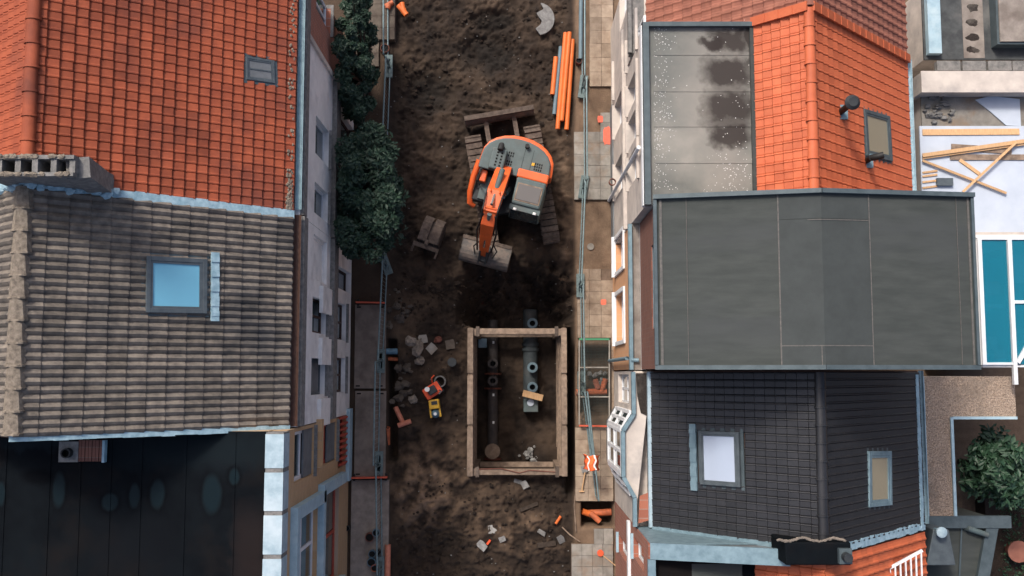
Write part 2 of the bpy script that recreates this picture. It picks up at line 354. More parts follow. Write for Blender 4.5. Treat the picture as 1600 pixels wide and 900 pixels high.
# ---------------------------------------------------------------- pavements
unit = MB().box(-.5, .5, -.5, .5, -.5, .5).mesh('paving_slab')
def slab_mesh(mat):
    me = unit.copy(); me.materials.clear(); me.materials.append(M[mat]); return me
def pavement(name, fields):
    b = MB()
    for (x0, y0, x1, y1, *_ ) in fields:
        b.box(*rect(x0, y0, x1, y1, 0), -.3, -.03)
    root = b.build(name, 'sand_bed'); tag(root, kind='structure')
    for (x0, y0, x1, y1, nx, ny, mat, drop) in fields:
        me = slab_mesh(mat); q = rect(x0, y0, x1, y1, 0); a, c = Vector((q[0], q[3], 0)), Vector((q[1], q[2], 0)); dx, dy = (c.x-a.x)/nx, (c.y-a.y)/ny
        for j in range(ny):
            for i in range(nx):
                if random.random() < drop: continue
                o = link('paving_slab', me, None, root)
                o.location = (a.x+dx*(i+.5), a.y+dy*(j+.5), -.012+random.uniform(-.006, .006))
                o.scale = (abs(dx)-.008, abs(dy)-.008, .06); o.rotation_euler = (random.uniform(-.012, .012), random.uniform(-.012, .012), random.uniform(-.012, .012))
    return root
pavement('pavement_right', [(921, -12, 958, 68, 2, 4, 'paver', .0), (921, 68, 958, 135, 2, 3, 'paver', .1), (938, 176, 958, 206, 1, 2, 'paver_grey', 0),
    (897, 206, 958, 312, 3, 6, 'paver_grey', .0), (902, 420, 958, 528, 3, 6, 'paver', .03), (955, 528, 960, 668, 1, 7, 'paver', 0),
    (899, 668, 958, 783, 3, 6, 'paver', .0), (928, 826, 958, 850, 2, 1, 'paver_grey', 0), (893, 850, 958, 920, 4, 4, 'paver_grey', .0)])
pavement('pavement_left', [(556, -12, 617, 62, 3, 4, 'paver_dark', 0), (556, 62, 592, 104, 2, 2, 'paver_dark', 0), (556, 108, 578, 150, 1, 2, 'paver_dark', 0)])
b = MB(); a, c = W(549, 750), W(606, 925); b.box(a.x, c.x, c.y, a.y, -.3, .0)
tag(b.build('pavement_concrete', 'concrete', bevel=.01), kind='structure')
# ================================================================ houses
def facade(parent, mat, X, y0, y1, z0, z1, ops, th=.3, name='wall', side=1):
    """wall sheet with real openings; side=+1: outer face looks to +X. ops: (ya, yb, za, zb)"""
    ycut = sorted({y0, y1, *[min(max(v, y0), y1) for o in ops for v in o[:2]]}); zcut = sorted({z0, z1, *[v for o in ops for v in o[2:4]]})
    def solid(i, j):
        if i < 0 or j < 0 or i >= len(ycut)-1 or j >= len(zcut)-1: return False
        cy, cz = (ycut[i]+ycut[i+1])/2, (zcut[j]+zcut[j+1])/2
        return not any(o[0] < cy < o[1] and o[2] < cz < o[3] for o in ops)
    m = MB(); xo, xi = X, X-side*th
    for i in range(len(ycut)-1):
        for j in range(len(zcut)-1):
            if not solid(i, j): continue
            a, b_, c, d = ycut[i], ycut[i+1], zcut[j], zcut[j+1]
            for x in (xo, xi): m.add([(x, a, c), (x, b_, c), (x, b_, d), (x, a, d)], [(0, 1, 2, 3)])
            for (ii, jj, q) in ((i-1, j, ((a, c), (a, d))), (i+1, j, ((b_, c), (b_, d))), (i, j-1, ((a, c), (b_, c))), (i, j+1, ((a, d), (b_, d)))):
                if not solid(ii, jj): (p, r) = q; m.add([(xo, *p), (xo, *r), (xi, *r), (xi, *p)], [(0, 1, 2, 3)])
    return m.build(name, mat, parent)
def window(parent, X, o, frame='white', side=1, depth=.14, nv=1, nh=1, glass='glass', fw=.06, name='window', sill=None):
    ya, yb, za, zb = o; x = X-side*depth; m = MB(); x0, x1 = sorted((x, x-side*.06))
    m.box(x0, x1, ya+.002, ya+fw, za+.002, zb-.002).box(x0, x1, yb-fw, yb-.002, za+.002, zb-.002).box(x0, x1, ya+fw, yb-fw, za+.002, za+fw).box(x0, x1, ya+fw, yb-fw, zb-fw, zb-.002)
    for k in range(1, nv): y = ya+(yb-ya)*k/nv; m.box(x0, x1, y-fw*.45, y+fw*.45, za+fw, zb-fw)
    for k in range(1, nh): zz = za+(zb-za)*k/nh; m.box(x0+.004, x1-.004, ya+fw, yb-fw, zz-fw*.45, zz+fw*.45)
    f = m.build(name, frame, parent)
    p0, p1 = sorted((x-side*.03, x-side*.045)); MB().box(p0, p1, ya+fw*.5, yb-fw*.5, za+fw*.5, zb-fw*.5).build('pane', glass, f)
    if sill:
        q0, q1 = sorted((X+side*.07, X-side*depth)); MB().box(q0, q1, ya-.05, yb+.05, za-.07, za-.003).build('sill', sill, f)
    return f
def yspan(pya, pyb, X, z):                              # pixel rows on a facade plane at height z -> world Y pair
    def Y(py):
        d = ray(800, py); t = (CH-z)/-d.z; return (d*t).y
    return tuple(sorted((Y(pya), Y(pyb))))
def slope_frame(eave, ridge):
    V = Vector((ridge[0]-eave[0], 0, ridge[1]-eave[1])); L = V.length; V.normalize()
    U = Vector((0, 1, 0)); N = U.cross(V)
    if N.z < 0: U = -U; N = -N
    return U, V, N, L
def tile_mesh(kind, wd, ln, mat):
    prof = {'pan': [(0, .0), (.12, .028), (.28, .034), (.45, .012), (.75, .0), (1, .008)],
            'roman': [(0, .0), (.1, .028), (.25, .058), (.4, .03), (.5, .0), (.6, .03), (.75, .058), (.9, .028), (1, 0)],
            'flat': [(0, .0), (.05, .02), (.16, .024), (.24, .01), (.9, .01), (1, .0)],
            'grid': [(0, -.004), (.07, .017), (.2, .022), (.34, .012), (.92, .012), (1, -.004)]}[kind]
    L = ln*1.1; th = .042 if kind != 'roman' else .03; vs = []; n = len(prof)
    for (v, dz) in ((0, th-.026), (.028, th), (L, 0)):
        for u, h in prof: vs.append((u*wd, v, h+dz))
    for u, h in prof: vs.append((u*wd, 0, h+th-.038))
    fs = []
    for r in (0, 1): fs += [(r*n+i, r*n+i+1, (r+1)*n+i+1, (r+1)*n+i) for i in range(n-1)]
    fs += [(3*n+i, 3*n+i+1, i+1, i) for i in range(n-1)]+[(3*n+i+1, 3*n+i, 2*n+i, 2*n+i+1) for i in range(n-1)]
    me = bpy.data.meshes.new('roof_tile'); me.from_pydata(vs, [], fs); me.update(); me.materials.append(M[mat]); return me
def tiled(roof, slopes, y0, y1, course, wd, kind, mat, skip=(), limit=300, wob=.004):
    """slopes: list of (eave(x,z), ridge(x,z), ncourse or None). The tiles showing largest become objects, the rest one joined part"""
    out = []
    for k, (e, r) in enumerate(slopes):
        U, V, N, L = slope_frame(e, r); nc = max(1, round(L/course)); c = L/nc; nr = max(1, round((y1-y0)/wd)); w_ = (y1-y0)/nr
        ys = y0 if U.y > 0 else y1
        for j in range(nc):
            for i in range(nr):
                o = Vector((e[0], ys, e[1]))+U*(i*w_)+V*(j*c)+N*.012; cen = o+U*w_/2+V*c/2
                if any(s(cen) for s in skip): continue
                a, bb = proj(o.x, o.y, o.z), proj(*(o+U*w_+V*c)); p2 = proj(*(o+U*w_)); p3 = proj(*(o+V*c))
                area = abs((p2[0]-a[0])*(p3[1]-a[1])-(p2[1]-a[1])*(p3[0]-a[0])); vis = -15 < a[0] < 1615 and -15 < a[1] < 915
                out.append((area if vis else area*.01, o, U, V, N, w_, c, k))
    out.sort(key=lambda t: -t[0]); meshes = {}
    rest = MB()
    for idx, (ar, o, U, V, N, w_, c, k) in enumerate(out):
        key = (round(w_, 3), round(c, 3)); 
        if key not in meshes: meshes[key] = tile_mesh(kind, w_, c, mat)
        rx = random.uniform(-wob, wob)*3
        Mx = Matrix(((U.x, V.x, N.x, o.x), (U.y, V.y, N.y, o.y), (U.z, V.z, N.z, o.z), (0, 0, 0, 1))) @ Matrix.Translation((0, random.uniform(-wob, wob)*2, random.uniform(0, wob))) @ Matrix.Rotation(rx*.5, 4, 'Z')
        if idx < limit:
            t = link('roof_tile', meshes[key], None, roof); t.matrix_basis = Mx
        else:
            rest.T = Mx; me = meshes[key]; rest.add([v.co for v in me.vertices], [tuple(p.vertices) for p in me.polygons])
    if rest.v: rest.T = None; tag(rest.build('roof_tile_field', mat, roof), kind='stuff')
def ridge_tiles(roof, x, z, y0, y1, ln, r, mat, lump=0):
    n = max(1, round((y1-y0)/ln)); l = (y1-y0)/n; m = MB(); K = 8
    vs = []; fs = []
    prof = [(0, r*1.16), (.09*l, r*1.16), (.1*l, r), (l*1.02, r*.96)]
    for (y, rr) in prof:
        for k in range(K+1):
            t = math.pi*(-.12+1.24*k/K); q = 1+lump*noise.noise(Vector((y*9, k*.9, 3))); vs.append((math.cos(t)*rr*q, y, math.sin(t)*rr*.8*q))
    for i in range(3):
        for k in range(K): fs.append((i*(K+1)+k, i*(K+1)+k+1, (i+1)*(K+1)+k+1, (i+1)*(K+1)+k))
    fs.append(tuple(range(K+1)))
    me = bpy.data.meshes.new('ridge_tile'); me.from_pydata(vs, [], fs); me.update(); me.materials.append(M[mat])
    for p in me.polygons: p.use_smooth = True
    me.set_sharp_from_angle(angle=R(35))
    for i in range(n):
        o = link('ridge_tile', me, None, roof); o.location = (x+random.uniform(-.008, .008), y0+i*l, z-.02); o.rotation_euler = (random.uniform(-.012, .012), 0, random.uniform(-.015, .015))
def skylight(house, corners, N, frame='frame_grey', glass='glass_sky', fw=.1, h=.1, apron=None, split=0, bars=0):
    """corners: 4 world points on the slope (outer frame), order tl,tr,br,bl"""
    c = [Vector(p) for p in corners]; mid = sum(c, Vector())/4
    ex = ((c[1]-c[0])+(c[2]-c[3])).normalized(); ey = N.cross(ex).normalized(); wd = ((c[1]-c[0]).length+(c[2]-c[3]).length)/2; ht = ((c[3]-c[0]).length+(c[2]-c[1]).length)/2
    T = Matrix(((ex.x, ey.x, N.x, mid.x), (ex.y, ey.y, N.y, mid.y), (ex.z, ey.z, N.z, mid.z), (0, 0, 0, 1)))
    m = MB(T); a, b_ = wd/2, ht/2
    m.box(-a, -a+fw, -b_, b_, 0, h).box(a-fw, a, -b_, b_, 0, h).box(-a+fw, a-fw, -b_, -b_+fw, 0, h).box(-a+fw, a-fw, b_-fw, b_, 0, h)
    f = m.build('skylight', frame, house, bevel=.008)
    g = MB(T); g.box(-a+fw*.7, a-fw*.7, -b_+fw*.7, b_-fw*.7, .02, h*.72); g.build('pane', glass, f)
    m = MB(T)                                            # inner sash standing a little proud of the pane
    i0 = fw*1.02; t = fw*.45
    m.box(-a+i0, -a+i0+t, -b_+i0, b_-i0, h*.5, h*.9).box(a-i0-t*1.6, a-i0, -b_+i0, b_-i0, h*.5, h*.95).box(-a+i0+t, a-i0-t*1.6, -b_+i0, -b_+i0+t, h*.5, h*.9).box(-a+i0+t, a-i0-t*1.6, b_-i0-t, b_-i0, h*.5, h*.9)
    if bars: m.box(-a+i0+t, a-i0-t*1.6, -.012, .012, h*.5, h*.88)
    m.build('sash', frame, f)
    m = MB(T); m.box(-a-.07, a+.07, -b_-.07, b_+.07, -.03, .045).build('flashing', 'zinc_dark', f)
    if apron:
        m = MB(T); x = a+.09 if apron > 0 else -a-.09-.17; n = 14
        for k in range(n): yy = -b_-.15+(ht+.3)*k/n; m.box(x, x+.17, yy, yy+(ht+.3)/n, .05, .105+.012*math.sin(k*2.2))
        m.build('apron', 'zinc_pale' if apron > 0 else 'zinc', f)
    return f
def inside(corners, pad=.0):
    xs = [p.x for p in corners]; ys = [p.y for p in corners]
    return lambda q: min(xs)-pad < q.x < max(xs)+pad and min(ys)-pad < q.y < max(ys)+pad
def gutter(parent, x, y0, y1, z, wd=.13, mat='zinc', name='gutter'):
    m = MB(); K = 6; vs = []; fs = []
    for y in (y0, y1):
        for rr in (wd/2, wd/2-.012):
            for k in range(K+1):
                t = math.pi+math.pi*k/K; vs.append((x+math.cos(t)*rr, y, z+math.sin(t)*rr))
    n = K+1
    for k in range(K): fs += [(k, k+1, 2*n+k+1, 2*n+k), (n+k, 3*n+k, 3*n+k+1, n+k+1)]
    fs += [(0, 2*n, 3*n, n), (K, n+K, 3*n+K, 2*n+K)]
    return m.add(vs, fs).build(name, mat, parent)
# ---- left terrace profile
EL, RL, BL = (-4.78, 7.12), (-8.88, 10.55), (-13.0, 7.1)
YAB, YBC = 3.5, -1.14
def left_house(name, label, y0, y1):
    h = thing(name, label, 'house', (-8.8, (y0+y1)/2, 0))
    MB().extr_y([(XL-.31, 0), (XL-.31, 6.95), (RL[0], RL[1]-.12), (BL[0]+.1, 6.95), (BL[0]+.1, 0)], y0+.006, y1-.006).build('body', 'render', h)
    r = MB().extr_y([(EL[0]+.02, EL[1]-.07), (EL[0]+.02, EL[1]), (RL[0], RL[1]), (BL[0], BL[1]), (BL[0], BL[1]-.07), (RL[0], RL[1]-.08)], y0+.004, y1-.004).build('roof', 'frame_brown', h)
    return h, r
UL, VL, NL, LL = slope_frame(EL, RL); PL = Vector((EL[0], 0, EL[1]))
# --- orange roofed house
hA, rA = left_house('orange_roofed_house', 'house with weathered orange clay tile roof, red brick and white facade beside the tree', YAB, 9.4)
sk = [onplane(x, y, PL, NL) for x, y in ((383, 89), (428, 96), (427, 131), (382, 125))]
tiled(rA, [(EL, RL), (BL, RL)], YAB+.04, 9.3, .242, .182, 'grid', 'orange_tile', [inside(sk, .02)])
ridge_tiles(rA, RL[0], RL[1]+.03, YAB+.3, 9.3, .46, .13, 'orange_tile')
skylight(hA, sk, NL, 'frame_grey', 'panel_grey', .05, .07, bars=1)
yb = W(514, 117, 3.4).y
opsA = []
def span(pa, pb, px): z = CH-abs(XL)*FPX/abs(800-px); return yspan(pa, pb, XL, z)
opsA += [(*span(193, 250, 498), 3.75, 5.4), (*span(293, 340, 498), 3.75, 5.4)]
opsA0 = [(*span(-5, 40, 500), 3.8, 5.6)]
gA = [(*span(290, 350, 532), .85, 2.35), (*span(180, 240, 532), .0, 2.35)]
facade(hA, 'render', XL, YAB+.006, yb-.01, 0, 6.9, opsA+gA, name='wall'); facade(hA, 'brick_red', XL, yb, 9.39, 0, 6.9, opsA0, name='brick_wall')
for o in opsA: window(hA, XL, o, 'white', 1, .12, 1, 1, sill='stone')
for o in opsA0: window(hA, XL, o, 'white', 1, .12, 2, 1, sill='stone')
window(hA, XL, gA[0], 'white', 1, .12, sill='stone'); window(hA, XL, gA[1], 'frame_brown', 1, .15, name='door')
MB().box(XL, XL+.12, YAB+.01, yb+.02, 2.75, 3.35).build('string_course', 'stone', hA)
MB().box(XL, XL+.06, yb-.12, yb, 0, 6.5).build('corner_trim', 'render_warm', hA)
gutter(hA, EL[0]+.1, YAB+.1, 9.4, 7.06, .14, 'zinc'); MB().box(XL, XL+.08, YAB+.01, 9.38, 6.55, 6.9).build('cornice', 'stone', hA)
# moss in the roof valley next to the gutter
m = MB()
for k in range(150):
    y = YAB+.05+abs(random.gauss(0, .35)) if k < 70 else random.uniform(YAB, 8.5); x = EL[0]-.06+random.uniform(-.05, .05)
    m.blob((x, y, 7.17+(EL[0]-x)*.83+.02), (.03, .04, .025), k, 5, .3, 3)
tag(m.build('moss', 'lichen', hA), kind='stuff')
# --- grey tiled house
hB, rB = left_house('grey_roofed_house', 'white house with lichen-streaked grey concrete tile roof and blue skylight', YBC, YAB)
sk = [onplane(x, y, PL, NL) for x, y in ((226, 401), (321, 405), (320, 491), (225, 488))]
tiled(rB, [(EL, RL), (BL, RL)], YBC+.02, YAB-.06, .378, .308, 'roman', 'concrete_tile', [inside(sk, .0)])
ridge_tiles(rB, RL[0]-.03, RL[1]+.04, YBC+.05, YAB-.1, .42, .15, 'lichen', .5)
skylight(hB, sk, NL, 'frame_grey', 'glass_sky', .09, .12, apron=1)
opsB = [(*span(372, 440, 498), 3.75, 5.4), (*span(467, 521, 498), 3.75, 5.4), (*span(560, 617, 498), 3.75, 5.4)]
gB = [(*span(418, 452, 532), 0.05, 2.35), (*span(474, 531, 532), .8, 2.3), (*span(559, 613, 532), .8, 2.3)]
facade(hB, 'render', XL, YBC+.006, YAB-.006, 0, 6.9, opsB+gB)
window(hB, XL, opsB[0], 'render', 1, .08, glass='render', name='closed_shutter'); window(hB, XL, opsB[1], 'frame_brown', 1, .12, 2, sill='stone'); window(hB, XL, opsB[2], 'frame_grey', 1, .12, 1, glass='panel_grey', sill='stone')
window(hB, XL, gB[0], 'frame_brown', 1, .15, name='door'); window(hB, XL, gB[1], 'frame_brown', 1, .12, 2, sill='stone'); window(hB, XL, gB[2], 'frame_brown', 1, .12, 2, sill='stone')
MB().box(XL, XL+.12, YBC+.01, YAB-.01, 2.75, 3.3).build('string_course', 'stone', hB)
for o in opsB: MB().box(XL, XL+.09, o[0]-.75, o[0]-.1, 3.42, 4.6).build('parapet_panel', 'render', hB)
MB().box(XL, XL+.1, YBC+.02, YAB-.02, 6.5, 6.88).build('cornice', 'stone', hB)
gutter(hB, EL[0]+.1, YBC+.03, YAB-.02, 7.06, .15, 'frame_brown')
def flash(parent, pts, wd, mat='zinc_pale', h=.05, seed=0, name='flashing', nrm=NL):
    m = MB(); n = 22
    for k in range(n):
        a = Vector(pts[0]).lerp(Vector(pts[1]), k/n); b_ = Vector(pts[0]).lerp(Vector(pts[1]), (k+1.04)/n)
        m.bar(a+nrm*(.04+.015*noise.noise(a*5)), b_+nrm*(.04+.015*noise.noise(b_*5)), wd*(1+.3*noise.noise(a*4+Vector((seed, 0, 0)))), h, nrm)
    return m.build(name, mat, parent)
e, r_ = Vector((EL[0], YAB-.03, EL[1])), Vector((RL[0], YAB-.03, RL[1]))
flash(hB, (e, r_), .17); flash(hB, (Vector((EL[0], YBC, EL[1])), Vector((RL[0]-.1, YBC, RL[1]))), .12, h=.07, seed=5)
# chimney stack of many flues on the party wall
cz = 11.3
ch = thing('chimney_stack', 'broken row of old chimney flues at the left roof ridge', 'chimney', W(50, 262, cz))
p0, p1, p2, p3 = W(-30, 240, cz), W(112, 242, cz), W(112, 275, cz), W(-30, 275, cz)
y0, y1, x0, x1 = p2.y, p1.y, p0.x, p1.x
m = MB(); nfl = 5; fx = (x1-x0)/nfl; t = .05
m.box(x0, x1+.04, y0, y0+.07, 9.2, cz).box(x0, x1+.04, y1-.07, y1, 9.2, cz)
for k in range(nfl+1): m.box(x0+k*fx-t, x0+k*fx+t, y0+.07, y1-.07, 9.2, cz-.02*(k % 3))
m.build('flue_walls', 'stone', ch)
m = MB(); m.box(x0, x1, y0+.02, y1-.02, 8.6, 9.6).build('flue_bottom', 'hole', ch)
m = MB()
for k in range(46):
    y = random.choice((y0+.03, y1-.03)); m.blob((random.uniform(x0, x1), y, cz), (.07, .05, .035), k, 6, .4, 4)
tag(m.build('mortar_crumbs', 'lichen', ch), kind='stuff')
q = onplane(158, 290, PL, NL)
MB().bar((x1+.03, (y0+y1)/2, cz-.2), (q.x, (y0+y1)/2-.02, q.z+.05), y1-y0, .4).build('shoulder', 'stone', ch)
m = MB()
for k in range(16):
    a = W(-10+k*11, 288+4*math.sin(k), 10.35-.0*k); m.blob((a.x, YAB-.02+.05*math.sin(k*1.7), RL[1]-abs(a.x-RL[0])*.835+.1), (.12, .1, .07), k, 7, .35, 4)
tag(m.build('lead_flashing', 'zinc_pale', ch), kind='stuff')
# --- tan brick house with flat roof
hC = thing('tan_brick_house', 'tan brick house with dark flat bitumen roof and pale blue shopfront frames', 'house', (-8, -4, 0))
zC = 8.05
MB().box(-13, XL-.31, -7.0, YBC-.015, 0, zC-.05).build('body', 'brick_tan', hC)
xp0, xp1 = W(412, 800, 8.25).x, XL+.06
rC = MB().box(-13, xp0, -7.0, YBC-.02, zC-.04, zC).build('flat_roof', 'felt_dark', hC)
x = -12.6
while x < xp0-.3:
    MB().box(x, x+.07, -6.99, YBC-.03, zC+.001, zC+.014).build('felt_seam', 'felt_dark', rC); x += random.choice((.62, .9, 1.0))
its = []
for (px, py, rx, ry) in ((92, 765, 9, 26), (172, 785, 12, 13), (210, 775, 8, 18), (246, 772, 11, 21), (331, 772, 14, 29), (366, 745, 8, 12), (2, 772, 7, 18), (60, 745, 22, 8)):
    c = W(px, py, zC); its.append((c.x, c.y, (rx+4)/76, (ry+4)/76, (.0025, .003, .004), .8, .3, .06))
    if px != 60: its.append((c.x, c.y, rx/76, ry/76, (.007, .014, .018), .9, .2, .06, .3))
for (px, py, rx, ry, cc_) in ((300, 705, 130, 25, (.009, .014, .017)), (60, 690, 60, 12, (.012, .018, .022)), (390, 860, 26, 60, (.02, .014, .013)), (210, 850, 60, 40, (.006, .007, .009))):
    c = W(px, py, zC); its.insert(0, (c.x, c.y, rx/76, ry/76, cc_, .6, .8, .4))
stains(M['felt_dark'], its)
n_ = 6; ys = np.linspace(-7.0, YBC-.02, n_+1); ys = [-7.0]+[W(428, p, 8.25).y for p in (870, 802, 735)]+[YBC-.02]
for k in range(len(ys)-1): MB().box(xp0, xp1, ys[k]+.045, ys[k+1]-.045, zC-.3, zC+.2).build('parapet_sheet', 'white_flash', hC)
MB().box(xp0+.01, xp1-.01, -7.0, YBC-.03, zC-.32, zC+.185).build('parapet', 'stone', hC)
v = thing('roof_vent', 'small square vent with black pipe and rusty hatch on the dark flat roof', 'vent', W(125, 705, zC))
a, c = W(93, 690, zC+.1), W(122, 722, zC+.1); MB().box(a.x, c.x, c.y, a.y, zC+.01, zC+.12).build('base', 'stone', v)
q = W(104, 708, zC+.2); MB().ring((q.x, q.y, zC+.1), (0, 0, 1), .1, .075, .16).build('pipe', 'black', v)
MB().prism([(q.x+.07*math.cos(k*.6), q.y+.07*math.sin(k*.6)) for k in range(10)], zC+.12, zC+.14).build('pipe_mouth', 'hole', v)
a, c = W(123, 688, zC+.1), W(160, 721, zC+.1); m = MB()
for k in range(7): m.box(a.x+(c.x-a.x)*k/7, a.x+(c.x-a.x)*(k+.85)/7, c.y, a.y, zC+.01, zC+.1+.01*(k % 2))
m.build('rusty_hatch', 'brick_brown', v); MB().box(c.x, c.x+.05, c.y-.02, a.y, zC+.01, zC+.14).build('hatch_edge', 'zinc_pale', v)
opsC = [(*span(673, 752, 472), 4.95, 7.0), (*span(664, 728, 508), 2.0, 4.3), (*span(648, 728, 538), .5, 1.75),
        (*span(800, 925, 481), 4.4, 7.0), (*span(765, 920, 518), 1.5, 4.1)]
facade(hC, 'brick_tan', XL, -6.99, YBC-.02, 0, zC-.33, opsC)
for i, o in enumerate(opsC):
    f = window(hC, XL, o, ('white', 'frame_red', 'frame_red', 'white', 'frame_red')[i], 1, .1, 1 if i < 3 else 2, 2, sill='stone' if i < 2 else None, fw=.09)
    if i < 2: MB().box(XL-.09, XL-.05, o[0]+.01, o[1]-.01, o[2]+.01, (o[2]+o[3])/2-.1).build('lower_panel', 'panel_grey', f)
for o, ex in ((opsC[3], .16), (opsC[4], .16)):
    m = MB(); m.box(XL, XL+ex, o[1]+.005, o[1]+.28, o[2]-.3, o[3]+.25).box(XL, XL+ex, o[0]-.2, o[0]-.005, o[2]-.3, o[3]+.25).box(XL, XL+ex, o[0]-.004, o[1]+.004, o[3]+.01, o[3]+.25)
    m.build('window_surround', 'blue_paint', hC)
MB().box(XL, XL+.1, *yspan(640, 755, XL, 1), .02, .48).build('plinth', 'blue_paint', hC)
MB().box(XL, XL+.14, *yspan(655, 730, XL, 4.6), 4.5, 4.72).build('ledge', 'brick_tan', hC)
m = MB(); o = opsC[2]
for k in range(9):
    yy = o[0]+(o[1]-o[0])*(k+.5)/9; m.tube([(XL+.03, yy, .55), (XL+.05, yy, 1.1), (XL+.03, yy, 1.7)], [.03, .055, .03], 8)
m.build('baluster', 'frame_red', hC)
# ---- right terrace
ER, RR, BR = (3.3, 5.0), (6.32, 8.02), (9.77, 4.57)
YDF, YFG, YGH, YED = 3.68, .09, -3.6, 7.8
def right_house(name, label, y0, y1, front, mat_front, deck='frame_brown'):
    h = thing(name, label, 'house', (6.2, (y0+y1)/2, 0))
    prof = [(XR+.31, 0), (XR+.31, front), (ER[0]+max(0, front-5.0), front), (RR[0], RR[1]-.1), (BR[0]-.1, BR[1]-.12), (BR[0]-.1, 0)]
    MB().extr_y(prof[::-1], y0+.006, y1-.006).build('body', mat_front, h)
    return h
def box_gutter(h, y0, y1, z, x1=3.32, poly=None, edge='zinc', floor='concrete'):
    poly = poly or [(XR-.05, y0), (XR-.05, y1)]
    pts = poly+[(x1, y1), (x1, y0)]
    MB().prism(pts[::-1], z-.3, z).build('box_gutter', floor, h)
    m = MB()
    for i in range(len(poly)-1): m.bar((poly[i][0], poly[i][1], z), (poly[i+1][0], poly[i+1][1], z), .09, .16)
    m.build('gutter_edge', edge, h)
UF, VF, NF, LF = slope_frame(ER, RR); PF = Vector((ER[0], 0, ER[1])); UBk, VBk, NBk, LBk = slope_frame(BR, RR); PBk = Vector((BR[0], 0, BR[1]))
def deck(h, e, y0, y1, mat='frame_brown'):
    return MB().extr_y([(e[0], e[1]-.06), (e[0], e[1]), RR, BR, (BR[0], BR[1]-.06), (RR[0], RR[1]-.07)][::-1], y0+.004, y1-.004).build('roof', mat, h)
# E: faded tile house at the top edge
hE = right_house('faded_tile_house', 'house with faded pink tile roof at the upper right edge', YED, 10.2, 5.0, 'render_warm')
rE = deck(hE, ER, YED, 10.2); tiled(rE, [(ER, RR), (BR, RR)], YED+.02, 9.9, .27, .21, 'pan', 'pink_tile'); ridge_tiles(rE, RR[0], RR[1]+.03, YED, 10, .42, .12, 'pink_tile')
box_gutter(hE, YED+.02, 10.1, 4.95, edge='stone', floor='stone')
opsE = [(*yspan(-30, 27, XR, 3.5), 2.4, 4.2)]
facade(hE, 'render_warm', XR, YED+.006, 10.19, 0, 4.6, opsE, side=-1); window(hE, XR, opsE[0], 'white', -1, .14, 2, 1)
# D: orange house with flat front roof
zD = 7.1
hD = right_house('bright_orange_house', 'house with bright orange tile roof and stained grey flat roof toward the street', YDF, YED, zD-.1, 'render_warm')
eD = (5.37, 7.07); rD = deck(hD, eD, YDF, YED)
skD = [onplane(x, y, PBk, NBk) for x, y in ((1347, 172), (1388, 184), (1386, 252), (1347, 243))]
tiled(rD, [(eD, RR), (BR, RR)], YDF+.03, YED-.1, .232, .215, 'flat', 'orange_tile_new', [inside(skD)], wob=.003)
ridge_tiles(rD, RR[0], RR[1]+.03, YDF, YED-.05, .4, .115, 'orange_tile_new')
skylight(hD, skD, NBk, 'zinc_dark', 'glass_amber', .09, .1)
for (e2, r2) in ((eD, RR), (BR, RR)):                    # raised verge tiles along the upper neighbour
    U, V, N, L = slope_frame(e2, r2); m = MB(); n = max(3, round(L/.3))
    for k in range(n):
        a = Vector((e2[0], YED-.02, e2[1]))+V*(L*k/n)+N*.09; m.bar(a, a+V*(L/n*1.05)+N*.015, .2, .07, N)
    m.build('verge_tile', 'orange_tile_new', rD)
fD = MB().box(XR+.05, eD[0]+.05, YDF+.01, YED-.02, zD-.09, zD-.03).build('flat_roof', 'felt_pale', hD)
for k, py in enumerate((83, 140, 195, 252)):
    y = W(1100, py, zD).y; MB().box(XR+.2, eD[0]-.05, y-.04, y+.04, zD-.029, zD-.02).build('felt_seam', 'felt_pale', fD)
y = W(1070, 280, zD).y; MB().box(XR+.75, XR+.8, YDF+.02, y, zD-.028, zD-.019).build('felt_seam', 'felt_pale', fD)
its = []
for (px, py, rx, ry) in ((1130, 120, 62, 110), (1150, 270, 40, 30)):
    c = W(px, py, zD); its.append((c.x, c.y, rx/72, ry/72, (.27, .25, .22), .55, .8, .35))
for (px, py, rx, ry) in ((1140, 62, 32, 21), (1112, 68, 22, 9), (1138, 113, 38, 24), (1140, 167, 40, 27), (1142, 211, 32, 19), (1173, 60, 7, 42)):
    c = W(px, py, zD); its.append((c.x, c.y, rx/72, ry/72, (.028, .022, .02), .92, .6, .5))
stains(M['felt_pale'], its)
m = MB()
for k in range(520):
    if k < 330: px, py = 1022+abs(random.gauss(0, 15)), random.uniform(40, 296)
    else: px, py = random.gauss(1150, 22), random.uniform(240, 300) if k < 450 else random.uniform(30, 300)
    p = W(min(px, 1178), py, zD-.02); s_ = random.uniform(.003, .009); m.box(p.x-s_, p.x+s_, p.y-s_, p.y+s_, zD-.031, zD-.026)
tag(m.build('lichen_flecks', 'render', fD), kind='stuff')
m = MB(); m.box(XR-.03, XR+.1, YDF+.01, YED-.02, zD-.12, zD+.07).box(XR+.1, eD[0], YED-.12, YED-.02, zD-.1, zD+.09); m.build('roof_edge', 'zinc_dark', hD)
MB().box(XR-.05, XR+.02, YDF+.02, YED-.03, zD-.35, zD-.125).build('fascia', 'white', hD)
MB().box(eD[0]-.1, eD[0]-.02, YDF+.02, YED-.12, zD-.03, zD+.05).build('upstand', 'felt', hD)
gutter(hD, BR[0]+.1, YDF+.1, YED, BR[1]-.03, .14, 'zinc_pale')
def rspan(pa, pb, z): return yspan(pa, pb, XR, z)
